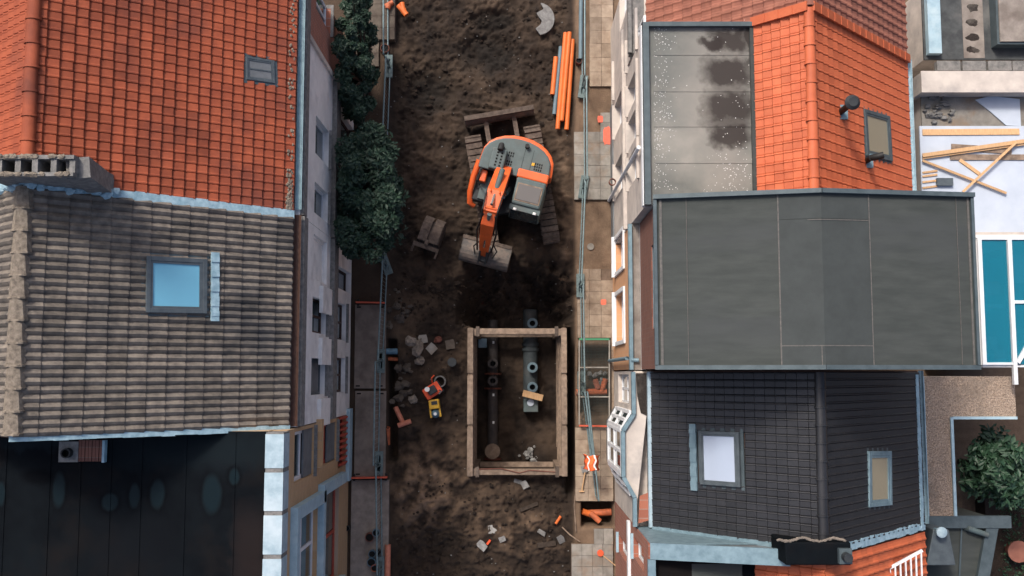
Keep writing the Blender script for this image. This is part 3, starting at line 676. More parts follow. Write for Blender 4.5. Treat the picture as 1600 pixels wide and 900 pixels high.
opsD = [(*rspan(78, 136, 2.0), .9, 3.1), (*rspan(150, 200, 2.0), .9, 3.1), (*rspan(246, 300, 2.0), .9, 3.1),
        (*rspan(45, 92, 5), 4.05, 5.9), (*rspan(120, 163, 5), 4.05, 5.9), (*rspan(178, 222, 5), 4.05, 5.9), (*rspan(236, 284, 5), 4.05, 5.9)]
facade(hD, 'render_warm', XR, YDF+.006, YED-.006, 0, zD-.36, opsD, side=-1)
for o in opsD:
    f = window(hD, XR, o, 'white', -1, .16, 1, 2, sill='render_warm')
    MB().box(XR-.06, XR-.002, o[0]-.12, o[1]+.12, o[3]+.02, o[3]+.16).build('lintel', 'render_warm', f)
MB().box(XR-.09, XR, YDF+.01, YED-.01, 3.45, 3.62).build('string_course', 'render_warm', hD)
MB().box(XR-.04, XR, YDF+.01, YED-.01, .02, .55).build('plinth', 'panel_grey', hD)
p = W(968, 283, 1.4); MB().ring((XR-.12, p.y, 1.2), (0, 0, 1), .1, .08, .12).build('downpipe_mouth', 'clay', hD)
MB().tube([(XR-.09, p.y-.3, 0), (XR-.09, p.y-.3, zD-.4)], .045, 10).build('downpipe', 'white', hD)
# roof cowl and flue
def cowl(label, px, py, big):
    p = onplane(px, py, PBk, NBk); t = thing('flue_pipe', label, 'vent', p)
    MB().box(p.x-.16, p.x+.16, p.y-.16, p.y+.16, p.z-.05, p.z+.06).build('lead_slate', 'zinc', t)
    top = p.z+(.75 if big else .4); MB().tube([(p.x, p.y, p.z-.1), (p.x, p.y, top)], .07, 12).build('pipe', 'black', t, True)
    if big: MB().tube([(p.x, p.y, top), (p.x, p.y, top+.06), (p.x, p.y, top+.12)], [.15, .165, .1], 16).build('cap', 'ex_dark', t, True)
    else:
        m = MB(); m.tube([(p.x, p.y, top-.05), (p.x+.1, p.y, top+.08), (p.x+.22, p.y+.03, top+.1)], .075, 10); m.build('elbow', 'black', t, True)
cowl('black flue pipe with round cap on the orange back slope', 1312, 176, True); cowl('short bent black vent pipe below the roof window on the orange slope', 1352, 252, False)
# F: raised house with felt roof
hF = thing('raised_felt_house', 'tall house with large grey felt roof, brick top storey and peach cladding', 'house', (6.2, 1.9, 0))
zF, zFr, xFr, xFb = 8.32, 9.02, 6.13, 9.36
MB().extr_y([(3.2, 0), (3.2, 4.3), (3.2, zF-.12), (xFr, zFr-.12), (xFb-.05, zF+.1), (xFb-.05, 0)][::-1], YFG+.03, YDF-.03).build('body', 'brick_brown', hF)
rF = MB().extr_y([(2.92, zF-.1), (2.92, zF), (xFr, zFr), (xFb, zF+.22), (xFb, zF+.12), (xFr, zFr-.1)][::-1], YFG+.01, YDF-.01).build('felt_roof', 'felt', hF)
def fz(x): return zF+(zFr-zF)*(x-2.92)/(xFr-2.92) if x < xFr else zFr+(zF+.22-zFr)*(x-xFr)/(xFb-xFr)
m = MB()
for (y, hh) in ((YDF-.05, .1), (YFG+.05, .05)):
    for (xa, xb) in ((2.9, xFr), (xFr, xFb+.02)): m.bar((xa, y, fz(xa)+hh/2), (xb, y, fz(xb)+hh/2), .09, hh)
m.bar((2.93, YFG+.1, zF+.03), (2.93, YDF-.1, zF+.03), .07, .08, (0, 0, 1)); m.bar((xFb-.02, YFG+.1, zF+.25), (xFb-.02, YDF-.1, zF+.25), .06, .08)
m.build('roof_edge', 'zinc_dark', rF)
def sheet(x0, x1, y0, y1, t, name='felt_sheet', mat='felt'):
    m = MB()
    for (xa, xb) in ((x0, min(x1, xFr)), (max(x0, xFr), x1)):
        if xb-xa > .005: m.add([(xa, y0, fz(xa)+t), (xb, y0, fz(xb)+t), (xb, y1, fz(xb)+t), (xa, y1, fz(xa)+t), (xa, y0, fz(xa)), (xb, y0, fz(xb)), (xb, y1, fz(xb)), (xa, y1, fz(xa))], [(0, 1, 2, 3), (4, 7, 6, 5), (0, 4, 5, 1), (1, 5, 6, 2), (2, 6, 7, 3), (3, 7, 4, 0)])
    return m.build(name, mat, rF)
def fx_(px, py=440): 
    x = 5.
    for _ in range(6): x = W(px, py, fz(x)).x
    return x
def fy_(py, px=1290): return W(px, py, fz(fx_(px))).y
M['seam'] = mt('felt_seam_bead', (.13, .12, .11), (.08, .08, .076), 15, .8)
M['felt2'] = mt('felt_overlay', (.047, .054, .053), (.038, .044, .043), 2.5, .8, .3, 90)
xa, xb, xc, xd = fx_(1218), fx_(1361), fx_(1228), fx_(1355)
sheet(xa, xb, fy_(545), fy_(342), .008, mat='felt2'); sheet(xa, xb, fy_(574), fy_(541), .012, mat='felt2'); sheet(xa, xb, fy_(341), fy_(300), .007, mat='felt2')
for (x0, x1, y0, y1) in ((xa-.012, xa+.012, fy_(575), fy_(300)), (xb-.01, xb+.01, fy_(575), fy_(300)), (xa, xb, fy_(540)-.01, fy_(540)+.01), (xa+.55, xb, fy_(343)-.008, fy_(343)+.008), (fx_(1281)-.008, fx_(1281)+.008, fy_(574), fy_(541)),
        (3.55, 3.56, YFG+.1, YDF-.1), (9.0, 9.01, YFG+.1, YDF-.1), (3.02, 3.07, YFG+.1, YDF-.1), (9.24, 9.28, YFG+.1, YDF-.1)):
    sheet(x0, x1, y0, y1, .018, 'seam_bead', 'seam')
box_gutter(hF, YFG+.02, YDF-.02, 4.55, 3.18, floor='concrete')
MB().box(3.12, 3.2, YFG+.02, YDF-.02, 4.56, 4.75).build('upstand', 'white', hF)
ow = [(*yspan(378, 512, 3.1, 7.3), 6.6, 7.9)]
facade(hF, 'brick_brown', 3.1, YFG+.03, YDF-.03, 4.76, zF-.11, ow, th=.1, name='brick_wall', side=-1)
f = window(hF, 3.1, ow[0], 'zinc', -1, .03, 1, 1, glass='render_warm', fw=.05)
opsF = [(*rspan(368, 420, 2), .9, 2.9), (*rspan(458, 532, 2), .9, 2.9)]
facade(hF, 'brick_peach', XR, YFG+.03, YDF-.03, 0, 4.24, opsF, side=-1, th=.26)
for o in opsF:
    f = window(hF, XR, o, 'white', -1, .15, 1, 1, glass='plastic_white', fw=.1)
    m = MB(); m.box(XR-.05, XR-.002, o[0]-.1, o[1]+.1, o[3]+.005, o[3]+.13).box(XR-.05, XR-.002, o[0]-.11, o[0]-.005, o[2], o[3]).box(XR-.05, XR-.002, o[1]+.005, o[1]+.11, o[2], o[3]).box(XR-.12, XR-.002, o[0]-.12, o[1]+.12, o[2]-.12, o[2]-.005); m.build('surround', 'white', f)
MB().tube([(3.05, YFG+.25, 4.62), (2.9, YFG+.25, 4.62), (2.8, YFG+.3, 4.4), (2.8, YFG+.3, .1)], .05, 10).build('downpipe', 'zinc', hF, True)
# G: black tiled house with bay
hG = right_house('black_tiled_house', 'house with glossy black tile roof, two skylights and a white bay front', YGH, YFG, 4.7, 'render_warm')
rG = deck(hG, ER, YGH, YFG)
skG = [onplane(x, y, PF, NF) for x, y in ((1097, 673), (1159, 675), (1160, 761), (1097, 756))]
skG2 = [onplane(x, y, PBk, NBk) for x, y in ((1352, 705), (1387, 704), (1388, 789), (1352, 792))]
tiled(rG, [(ER, RR), (BR, RR)], YGH+.05, YFG-.04, .25, .16, 'flat', 'slate_tile', [inside(skG), inside(skG2)], wob=.003)
ridge_tiles(rG, RR[0], RR[1]+.03, YGH, YFG-.05, .37, .115, 'slate_tile')
skylight(hG, skG, NF, 'frame_grey', 'glass_pale', .07, .12, apron=-1); skylight(hG, skG2, NBk, 'zinc', 'glass_amber', .1, .1)
yb0, yb1, yb2, yb3 = (W(980, p, 4.9).y for p in (647, 673, 745, 777))
poly = [(XR-.05, YGH+.05), (XR-.05, yb3), (2.62, yb2), (2.62, yb1), (XR-.05, yb0), (XR-.05, YFG-.03)]
box_gutter(hG, 0, 0, 4.9, 3.3, poly, 'zinc', 'render_warm')
MB().box(3.2, 3.34, YGH+.05, YFG-.03, 4.905, 5.06).build('eave_flashing', 'white_flash', hG)
MB().prism([(3.0, W(1005, 775, 4.9).y), (3.2, W(1005, 775, 4.9).y+.08), (3.24, YGH+.2), (2.96, YGH+.12)][::-1], 4.9, 4.915).build('rust_stain_sheet', 'brick_red', hG)
MB().prism([(2.95, YFG-.06), (3.22, YFG-.06), (3.26, YFG-1.1), (3.05, YFG-1.0), (2.97, YFG-.6)], 4.9, 4.912).build('wet_leaf_litter', 'gravel_dirt', hG)
opsG = [(*rspan(585, 630, 2.5), 1.2, 3.6), (*rspan(800, 828, 2), .1, 3.0)]
facade(hG, 'render_warm', XR, YGH+.01, YFG-.01, 0, 4.58, opsG, side=-1)
for o in opsG: window(hG, XR, o, 'white', -1, .1, 2, 2)
by = [(XR-.003, yb3-.05), (2.68, yb2), (2.68, yb1), (XR-.003, yb0+.05)]
bay = MB().prism([(XR-.003, yb3-.02), (2.7, yb2), (2.7, yb1), (XR-.003, yb0+.02)], .05, 4.58).build('bay_window', 'panel_grey', hG)
for i in range(3):
    a, c = Vector((*[(XR-.003, yb3-.02), (2.7, yb2), (2.7, yb1), (XR-.003, yb0+.02)][i], 0)), Vector((*[(XR-.003, yb3-.02), (2.7, yb2), (2.7, yb1), (XR-.003, yb0+.02)][i+1], 0))
    d = (c-a); nn = Vector((-d.y, d.x, 0)).normalized()
    if nn.x > 0: nn = -nn
    m = MB()
    for z in (1.0, 2.6, 4.2): m.bar(a+d*.04+nn*.03+Vector((0, 0, z)), c-d*.04+nn*.03+Vector((0, 0, z)), .07, .14)
    for t in (.04, .5, .96): m.bar(a+d*t+nn*.03+Vector((0, 0, 1.0)), a+d*t+nn*.03+Vector((0, 0, 4.2)), .08, .08, (0, 1, .01))
    m.build('bay_frame', 'white', bay); MB().bar(a+d*.06+nn*.012+Vector((0, 0, 2.6)), c-d*.06+nn*.012+Vector((0, 0, 2.6)), .02, 3.0).build('pane', 'glass', bay)
gutter(hG, BR[0]+.1, YGH+.05, YFG, BR[1]-.03, .13, 'zinc')
flash(hG, (Vector((ER[0], YGH+.02, ER[1])), Vector((RR[0]-.3, YGH+.02, RR[1]-.3))), .12, 'zinc', nrm=NF)
flash(hG, (Vector((BR[0], YGH+.02, BR[1])), Vector((RR[0], YGH+.02, RR[1]))), .18, 'zinc_pale', nrm=NBk); flash(hG, (Vector((BR[0]-.12, YGH, BR[1]+.14)), Vector((BR[0]-.12, YFG-.1, BR[1]+.14))), .16, 'zinc_pale', nrm=NBk)
# H: bottom house
hH = right_house('lower_orange_house', 'house at the bottom right with zinc-edged flat roof and orange tiles', -6.6, YGH, 6.9, 'panel_grey')
eH = (5.2, 6.9); rH = deck(hH, eH, -6.6, YGH-.0); tiled(rH, [(eH, RR), (BR, RR)], -6.5, YGH-.12, .26, .2, 'pan', 'orange_tile_new')
ridge_tiles(rH, RR[0], RR[1]+.03, -6.5, YGH-.5, .4, .115, 'orange_tile_new')
MB().box(XR+.02, 5.6, YGH-.004, YGH+.014, 4.6, 7.02).build('wall_cladding', 'zinc', hH)
MB().box(XR+.05, eH[0]+.05, -6.59, YGH-.02, 6.85, 6.93).build('flat_roof', 'felt_dark', hH); MB().box(XR+.9, eH[0]-.3, -6.58, YGH-.42, 6.931, 6.95).build('felt_sheet', 'felt', hH)
m = MB(); m.bar((XR, YGH-.12, 7.1), (5.7, YGH-.14, 7.75), .34, .1); m.bar((XR+.02, YGH-.3, 7.1), (XR+.02, -6.55, 7.1), .16, .12); m.build('coping', 'zinc', hH)
MB().add([(XR+.05, YGH-.27, 6.9), (5.7, YGH-.29, 6.9), (5.7, YGH-.29, 7.68), (XR+.05, YGH-.27, 7.05), (XR+.05, YGH-.02, 6.9), (5.7, YGH-.02, 6.9), (5.7, YGH-.02, 7.68), (XR+.05, YGH-.02, 7.05)], [(0, 1, 2, 3), (4, 7, 6, 5), (0, 4, 5, 1), (1, 5, 6, 2), (2, 6, 7, 3), (3, 7, 4, 0)]).build('party_wall', 'panel_grey', hH)
facade(hH, 'brick_red', XR, -6.59, YGH-.01, 0, 6.8, [(*rspan(845, 872, 2), .9, 3.0), (*rspan(846, 880, 5), 4.2, 6.0)], side=-1)
for o in [(*rspan(845, 872, 2), .9, 3.0), (*rspan(846, 880, 5), 4.2, 6.0)]: window(hH, XR, o, 'white', -1, .12, 1, 2, sill='blue_paint')
MB().box(XR-.07, XR-.002, -6.58, YGH-.02, 3.4, 3.65).build('string_course', 'white', hH)
c8 = thing('chimney_box', 'low dark chimney box with metal cowl at the black roof end', 'chimney', W(1280, 868, 8.3))
a, c = W(1228, 848, 8.35), W(1332, 884, 8.35); MB().box(a.x, c.x, c.y, a.y, 6.9, 8.3).build('stack', 'felt_dark', c8, bevel=.03)
a2, c2 = W(1312, 858, 8.45), W(1333, 882, 8.45); MB().box(a2.x, c2.x, c2.y, a2.y, 8.31, 8.42).build('plate', 'zinc_dark', c8); q = W(1322, 870, 8.45); MB().tube([(q.x, q.y, 8.42), (q.x, q.y, 8.6)], .09, 14).build('cowl', 'ex_dark', c8, True)
m = MB()
for k in range(60): p = W(1216+k*1.75, 847+2.5*math.sin(k*.22)+random.uniform(-1, 1), 8.25); m.blob((p.x, p.y+.05, 8.27), (.04, .025, .016), k, 6, .5, 4)
tag(m.build('mortar_fillet', 'rock', c8), kind='stuff')
# ================================================================ back yards on the right
def flat(name, label, cat, px0, py0, px1, py1, z, mat, edge=None, base=0):
    q = rect(px0, py0, px1, py1, z); a, c = Vector((q[0], q[3], z)), Vector((q[1], q[2], z)); t = thing(name, label, cat, ((a.x+c.x)/2, (a.y+c.y)/2, base))
    MB().box(a.x, c.x, c.y, a.y, base, z-.06).build('wall', 'render_warm', t); MB().box(a.x-.02, c.x+.02, c.y-.02, a.y+.02, z-.058, z).build('flat_roof', mat, t)
    return t, a, c
t, a, c = flat('annex', 'annex with bright white flat roof under loose timber behind the orange house', 'annex', 1441, 198, 1640, 362, 3.0, 'plastic_white')
MB().box(a.x, c.x, c.y-.12, c.y-.03, 2.9, 3.12).build('rim', 'render_warm', t)
t, a, c = flat('terrace', 'dusty concrete terrace with rubbish beside the white annex roof', 'terrace', 1441, 148, 1640, 197, 2.9, 'paver_grey')
t, a, c = flat('garden_wall', 'broad white coped wall crossing behind the orange house', 'wall', 1441, 112, 1640, 143, 3.4, 'render_warm')
t, a, c = flat('low_outbuilding', 'dark damp flat roof at the upper right corner', 'outbuilding', 1443, -20, 1640, 92, 2.4, 'yard')
for i, px in enumerate((1482, 1522, 1562, 1600)):
    p = W(px-18, 95, 2.6), W(px+19, 110, 2.6); MB().box(p[0].x, p[1].x, p[1].y, p[0].y, 2.42, 2.6).build('coping_stone', 'stone', t)
MB().box(W(1446, 0, 2.5).x, W(1466, 0, 2.5).x, W(0, 85, 2.5).y, W(0, -20, 2.5).y, 2.41, 2.6).build('pale_coping', 'blue_paint', t)
for py in (12, 35, 58, 78):
    p = W(1520, py, 2.42); MB().blob((p.x, p.y, 2.405), (.2, .13, .012), py, 10, .4, 4).build('wet_stain_mud', 'gravel_dirt', t)
a, c = W(1503, -10, 2.45), W(1540, 90, 2.45); MB().box(a.x, c.x, c.y, a.y, 2.401, 2.41).build('concrete_strip', 'concrete', t)
ru = thing('roof_hatch', 'big pale glazed roof hatch in the upper right corner', 'hatch', W(1590, 30, 2.4)); a, c = W(1556, -20, 2.8), W(1640, 68, 2.8)
MB().box(a.x, c.x, c.y, a.y, 2.405, 2.75).build('kerb', 'zinc_dark', ru); MB().box(a.x+.06, c.x, c.y+.06, a.y, 2.75, 2.8).build('pane', 'concrete', ru)
def plank(label, x0, y0, x1, y1, z, wd=.09, mat='wood', th=.03, grp='loose timbers on the white roof'):
    p, q = W(x0, y0, z), W(x1, y1, z); L = (q-p).length; o = MB().box(-L/2, L/2, -wd/2, wd/2, 0, th).build('timber_plank', mat)
    o.location = ((p.x+q.x)/2, (p.y+q.y)/2, z); o.rotation_euler = (0, 0, math.atan2(q.y-p.y, q.x-p.x)); tag(o, label, 'plank', grp)
plank('thick pale beam lying level along the terrace edge', 1441, 207, 1592, 206, 3.0, .16)
plank('long fresh batten rising to the right, upper of the crossing pair', 1441, 243, 1612, 219, 3.08, .1); plank('long fresh batten just below the upper rising one', 1441, 247, 1600, 225, 3.04, .07)
plank('dark weathered board lying under the crossing battens', 1486, 230, 1580, 236, 3.0, .17, 'wood_old'); plank('wide grey-brown board beside the dark one', 1484, 246, 1640, 246, 3.001, .15, 'wood_old')
plank('thin batten running diagonally to the lower right', 1441, 251, 1572, 302, 3.06, .06); plank('batten leaning from upper right to lower left', 1588, 222, 1504, 300, 3.12, .06)
plank('short board pointing down right amid the timbers', 1499, 250, 1530, 272, 3.002, .09)
for i, y in enumerate((268, 274, 283, 292)): plank(('topmost', 'second', 'third', 'lowest')[i]+' short batten end poking out beside the gutter', 1441, y+2, 1464, y-1, 3.0, .05)
o = MB(); p = W(1462, 285, 3.0); o.box(p.x-.0, p.x+.42, p.y-.1, p.y+.1, 3.0, 3.09); tag(o.build('timber_crate', 'frame_grey'), 'small dark blue-grey box on the white annex roof', 'box')
o = MB()
for k in range(26): p = W(random.gauss(1466, 12), random.gauss(172, 12), 2.9); o.blob((p.x, p.y, 2.93), (random.uniform(.04, .13), random.uniform(.03, .08), .06), k, 6, .5, 4)
tag(o.build('rubbish_heap', 'rubble'), 'heap of tangled plastic rubbish on the terrace', 'rubbish', kind='stuff')
m = MB(); pts = [W(x, y, 2.93) for x, y in ((1524, 156), (1548, 150), (1593, 155), (1595, 197), (1572, 196), (1548, 175))]
m.prism([(p.x, p.y) for p in pts][::-1], 2.905, 2.94); tag(m.build('plastic_sheet', 'plastic_white'), 'crumpled white plastic sheet on the terrace', 'sheet')
# conservatory with blue glass
zg = 3.3
gl = thing('conservatory', 'lean-to conservatory with blue tinted glass roof beside the felt roof', 'conservatory', W(1575, 470, 0))
x0, x1, y0, y1 = rect(1531, 372, 1640, 570, zg)
MB().box(x0, x1, y0, y1, 0, .1).build('floor', 'blue_pvc', gl)
m = MB(); m.box(x0-.06, x0, y0, y1, 0, zg).box(x0-.06, x1, y1, y1+.08, 0, zg+.05).box(x0, x1, y0-.06, y0, 0, zg); m.build('wall', 'render', gl)
xs = [x0, W(1579, 470, zg).x, x1]; m = MB()
m.box(x0-.03, x0+.07, y0, y1, zg+.002, zg+.09).box(xs[1]-.05, xs[1]+.05, y0-.5, y1, zg+.002, zg+.1).box(x0+.071, xs[1]-.051, y0, y0+.06, zg+.002, zg+.07).box(xs[1]+.051, x1, W(0, 472, zg).y-.04, W(0, 472, zg).y+.04, zg+.002, zg+.07).box(x0+.071, xs[1]-.051, y1-.05, y1, zg+.002, zg+.07).box(xs[1]+.051, x1, y1-.05, y1, zg+.002, zg+.07)
m.bar((xs[1]+.08, y0+.05, zg+.05), (x1-.1, W(0, 480, zg).y-.1, zg+.05), .1, .08); m.build('glazing_bar', 'white', gl)
for i in range(2): MB().box(xs[i]+.06, xs[i+1]-.06, y0+.01, y1-.01, zg+.01, zg+.03).build('pane', 'glass_blue', gl)
for i, (px, py, sx, sy, h) in enumerate(((1548, 450, .5, .35, 2.2), (1550, 478, .6, .1, 2.0), (1548, 540, .35, .5, 1.6), (1562, 555, .3, .3, 1.8), (1590, 420, .5, .8, 1.2))):
    p = W(px, py, h); MB().box(p.x-sx/2, p.x+sx/2, p.y-sy/2, p.y+sy/2, .1, h).build('stored_box', 'plastic_white', gl)
# gravel roof with light well
zv = 3.0
gr = thing('gravel_roof_annex', 'L-shaped annex roof of brown gravel round a light well', 'annex', W(1465, 720, 0))
xa, xb, ya, yb_ = rect(1446, 588, 1590, 806, zv); wx0, wx1, wy0, wy1 = rect(1488, 652, 1640, 806, zv)
m = MB(); m.box(xa, wx0, ya, yb_, 0, zv-.03).box(wx0, xb, wy1, yb_, 0, zv-.03); m.build('wall', 'render_warm', gr)
m = MB(); m.box(xa, wx0-.02, ya, yb_, zv-.029, zv).box(wx0-.02, xb, wy1+.02, yb_, zv-.029, zv-.001); m.build('gravel_bed', 'gravel', gr)
m = MB()
for k in range(5200):
    x, y = random.uniform(xa, xb), random.uniform(ya, yb_)
    if x > wx0-.03 and y < wy1+.03: continue
    s_ = random.uniform(.012, .026); m.add([(x-s_, y, zv-.004), (x, y-s_*.8, zv-.004), (x+s_, y, zv-.004), (x, y+s_*.9, zv-.004), (x, y, zv+s_*.8)], [(0, 1, 4), (1, 2, 4), (2, 3, 4), (3, 0, 4)])
tag(m.build('gravel_stones', 'gravel', gr), kind='stuff')
m = MB(); m.box(xa-.06, xa, ya, yb_, zv-.1, zv+.08).box(wx0-.02, wx0+.05, ya, wy1, zv-.1, zv+.06).box(wx0+.05, xb, wy1-.05, wy1+.02, zv-.1, zv+.06); m.build('coping', 'blue_paint', gr)
MB().box(xa, W(1578, 800, zv).x, ya-.3, ya-.001, zv-.1, zv+.05).build('ledge', 'zinc_dark', gr)
# lower grey roof
lo = thing('grey_annex', 'grey felt annex roof below the gravel roof', 'annex', W(1495, 860, 0)); a = [W(x, y, 2.9) for x, y in ((1446, 808), (1550, 808), (1530, 920), (1446, 920))]
MB().prism([(p.x, p.y) for p in a][::-1], 0, 2.9).build('body', 'felt', lo)
m = MB(); m.bar(a[1]+Vector((0, 0, .06)), a[2]+Vector((0, 0, .06)), .3, .12); m.bar(W(1503, 812, 2.93), W(1498, 920, 2.93), .04, .03); m.build('roof_trim', 'zinc_dark', lo)
kc = thing('chimney_cowl', 'dark blue tapered metal chimney with pale round cap', 'chimney', W(1472, 855, 2.9)); a = [W(x, y, 3.9) for x, y in ((1460, 828), (1484, 828), (1495, 884), (1449, 884))]
MB().prism([(p.x, p.y) for p in a][::-1], 2.905, 3.85).build('hood', 'frame_grey', kc, bevel=.02); q = W(1472, 832, 4.1)
MB().tube([(q.x, q.y, 3.7), (q.x, q.y, 4.05)], .06, 12).build('pipe', 'zinc', kc); MB().tube([(q.x, q.y, 4.05), (q.x, q.y, 4.1), (q.x, q.y, 4.14)], [.13, .13, .05], 18).build('cap', 'white_flash', kc, True)
vp = MB(); p, q = W(1512, 826, 3.05), W(1543, 836, 3.05); vp.tube([(p.x, p.y, 2.92), (p.x+.02, p.y, 3.05), (q.x, q.y, 3.05)], .07, 12); tag(vp.build('vent_pipe', 'ex_grey', smooth=True), 'grey elbow vent pipe lying on the grey annex roof', 'pipe')
rl = thing('roof_railing', 'white balustrade at the lower right beside orange tiles', 'railing', W(1425, 880, 6)); m = MB()
p, q = W(1372, 897, 5.95), W(1441, 860, 5.95); m.bar(p, q, .06, .05); m.build('rail', 'white', rl)
for k in range(9): a = p.lerp(q, .03+.94*k/8); MB().bar((a.x, a.y-.035, a.z), (a.x, a.y-.9, a.z), .03, .04).build('bar', 'white', rl)
# garden plot at far right
gp = MB(); a, c = W(1540, 748, .4), W(1660, 930, .4); gp.box(a.x, c.x, c.y, a.y, -.3, .3); tag(gp.build('garden_bed', 'soil'), kind='structure')
m = MB()
for k in range(900):
    p = W(random.uniform(1562, 1625), random.uniform(755, 910), .4); s_ = random.uniform(.02, .06); d = Vector((random.uniform(-1, 1), random.uniform(-1, 1), random.uniform(.2, 1))).normalized(); e = d.orthogonal().normalized()
    p.z = .3+random.uniform(0, .35); m.add([p, p+(d+e*.5)*s_, p+d*s_*2, p+(d-e*.5)*s_], [(0, 1, 2, 3)])
tag(m.build('garden_plants', 'leaf_light'), kind='stuff')
o = MB(); p = W(1592, 862, .7); o.tube([(p.x, p.y, .3), (p.x, p.y, .7)], [.2, .3], 16); tag(o.build('flower_pot', 'pink_tile', smooth=True), 'pinkish round flower pot in the garden bed', 'pot')
o = MB(); p = W(1584, 722, 1.0); o.box(p.x-.35, p.x+.5, p.y-.15, p.y+.2, .3, .9); tag(o.build('garden_bench', 'white', bevel=.02), 'white box seat beside the light well plant', 'seat')
# ================================================================ vegetation
def foliage(c, rad, n, leaf, seed, clumps=26, skew=None):
    rnd = random.Random(seed); vs = []; fs = []; cl = []
    for k in range(clumps):
        while True:
            p = Vector((rnd.uniform(-1, 1), rnd.uniform(-1, 1), rnd.uniform(-1, 1)))
            if .35 < p.length < 1: break
        cl.append((Vector((c[0]+p.x*rad[0]*.85, c[1]+p.y*rad[1]*.85, c[2]+p.z*rad[2]*.85)), rnd.uniform(.2, .5)*(46/max(clumps, 30))**.3))
    mr = min(rad)
    for k in range(n):
        q, r = cl[min(int(rnd.random()**.8*clumps), clumps-1)]; d = Vector((rnd.gauss(0, 1), rnd.gauss(0, 1), rnd.gauss(0, 1))).normalized(); p = q+d*r*mr*1.25*rnd.random()**.4
        up = Vector((rnd.uniform(-.8, .8), rnd.uniform(-.8, .8), 1)).normalized(); a = up.cross(Vector((rnd.uniform(-1, 1), rnd.uniform(-1, 1), .1))).normalized(); b_ = up.cross(a); s = leaf*rnd.uniform(.6, 1.3)
        i = len(vs); vs += [p-a*s, p-b_*s*.45+up*s*.12, p+a*s, p+b_*s*.45+up*s*.12]; fs.append((i, i+1, i+2, i+3))
    return vs, fs, cl
def tree(name, label, base, c, rad, n, leaf, seed, mat='leaf', cat='tree', clumps=30):
    t = thing(name, label, cat, base); vs, fs, cl = foliage(c, rad, n, leaf, seed, clumps); MB().add(vs, fs).build('crown', mat, t)
    m = MB(); fork = Vector((base[0], base[1], c[2]-rad[2]*.6)); m.tube([base, (Vector(base)+fork)/2+Vector((.03, .02, 0)), fork], [.1, .08, .065], 8); m.build('trunk', 'bark', t, True); m = MB()
    for q, r in cl[::2]: m.tube([fork, (fork+q)/2+Vector((0, 0, .1)), q], [.045, .03, .012], 5)
    m.build('limb', 'bark', t); return t
g0 = W(572, 330, 0); cc = W(573, 322, 3.3)
tree('street_tree', 'broad dark green tree crown against the white facade', (g0.x, g0.y, -.1), (cc.x+.0, cc.y+.3, 3.1), (.9, 2.05, 1.5), 24000, .07, 3, clumps=110)
g1 = W(552, 150, 0); cc = W(545, 130, 2.6)
tree('tall_shrub', 'narrow dark shrub climbing the brick facade at the upper left', (XL+.45, g1.y, -.1), (XL+.5, cc.y+.75, 2.6), (.5, 2.5, 2.0), 15000, .065, 9, cat='shrub', clumps=90)
p = W(1532, 728, 1.2)
tree('lightwell_plant', 'leafy green bush filling the light well', (p.x, p.y, 0), (p.x+.1, p.y, 1.9), (.75, 1.05, 1.3), 5200, .11, 5, 'leaf_light', 'bush', 60)
# ================================================================ excavator
FW = Vector((-.25, -.968)); PHI = math.atan2(-FW.x, FW.y); ep = W(800, 300, -.2); ep.z = GZ(ep.x, ep.y)-.02
ex = thing('excavator', 'orange and grey crawler excavator with dozer blade, standing in the dug street', 'excavator', ep, PHI)
PSI = math.asin(.17); TU = Matrix.Rotation(PSI-PHI, 4, 'Z')
def shoe_path(L, r, n):                                  # stadium path, returns (y,z,angle)
    per = 2*L+2*math.pi*r; out = []
    for k in range(n):
        s = per*k/n
        if s < L: out.append((-L/2+s, 2*r, 0))
        elif s < L+math.pi*r: a = (s-L)/r; out.append((L/2+math.sin(a)*r, r+math.cos(a)*r, -a))
        elif s < 2*L+math.pi*r: out.append((L/2-(s-L-math.pi*r), 0, math.pi))
        else: a = (s-2*L-math.pi*r)/r; out.append((-L/2-math.sin(a)*r, r-math.cos(a)*r, math.pi-a))
    return out
shoe = MB().box(-.235, .235, -.078, .078, -.02, .0).box(-.235, .235, -.078, -.05, 0, .03).mesh('track_shoe'); shoe.materials.append(M['track'])
for sx in (-.87, .87):
    tf = MB(TU); tf.box(sx-.17, sx+.17, -1.3, 1.3, .16, .56); tr = tf.build('track_frame', 'ex_dark', ex)
    for (y, z, a) in shoe_path(2.75, .35, 42):
        o = link('track_shoe', shoe, None, tr); o.matrix_basis = TU @ Matrix.Translation((sx, y, z+.02)) @ Matrix.Rotation(a, 4, 'X')
m = MB(TU); m.box(-.7, .7, -.7, .7, .35, .72); m.build('chassis', 'ex_dark', ex)
m = MB(TU); n = 10
for k in range(n):                                       # curved dozer blade at the blade end (+Y of the undercarriage)
    t0, t1 = k/n, (k+1)/n; y = lambda t: 2.2-.12*math.sin(t*math.pi); z = lambda t: .02+.62*t
    m.add([(-1.02, y(t0), z(t0)), (1.02, y(t0), z(t0)), (1.02, y(t1), z(t1)), (-1.02, y(t1), z(t1)), (-1.02, y(t0)+.05, z(t0)), (1.02, y(t0)+.05, z(t0)), (1.02, y(t1)+.05, z(t1)), (-1.02, y(t1)+.05, z(t1))], [(0, 1, 2, 3), (4, 7, 6, 5), (0, 4, 5, 1), (2, 6, 7, 3), (0, 3, 7, 4), (1, 5, 6, 2)])
bl = m.build('blade', 'bucket', ex); m = MB(TU)
m.box(-1.02, 1.02, 2.16, 2.3, .6, .68); m.build('blade_edge', 'track', bl); m = MB(TU)
for s in (-.42, .42): m.bar((s, .7, .4), (s*1.0, 2.15, .35), .13, .16)
m.bar((-.42, 1.5, .4), (.42, 1.5, .4), .1, .12); m.build('blade_arm', 'track', bl)
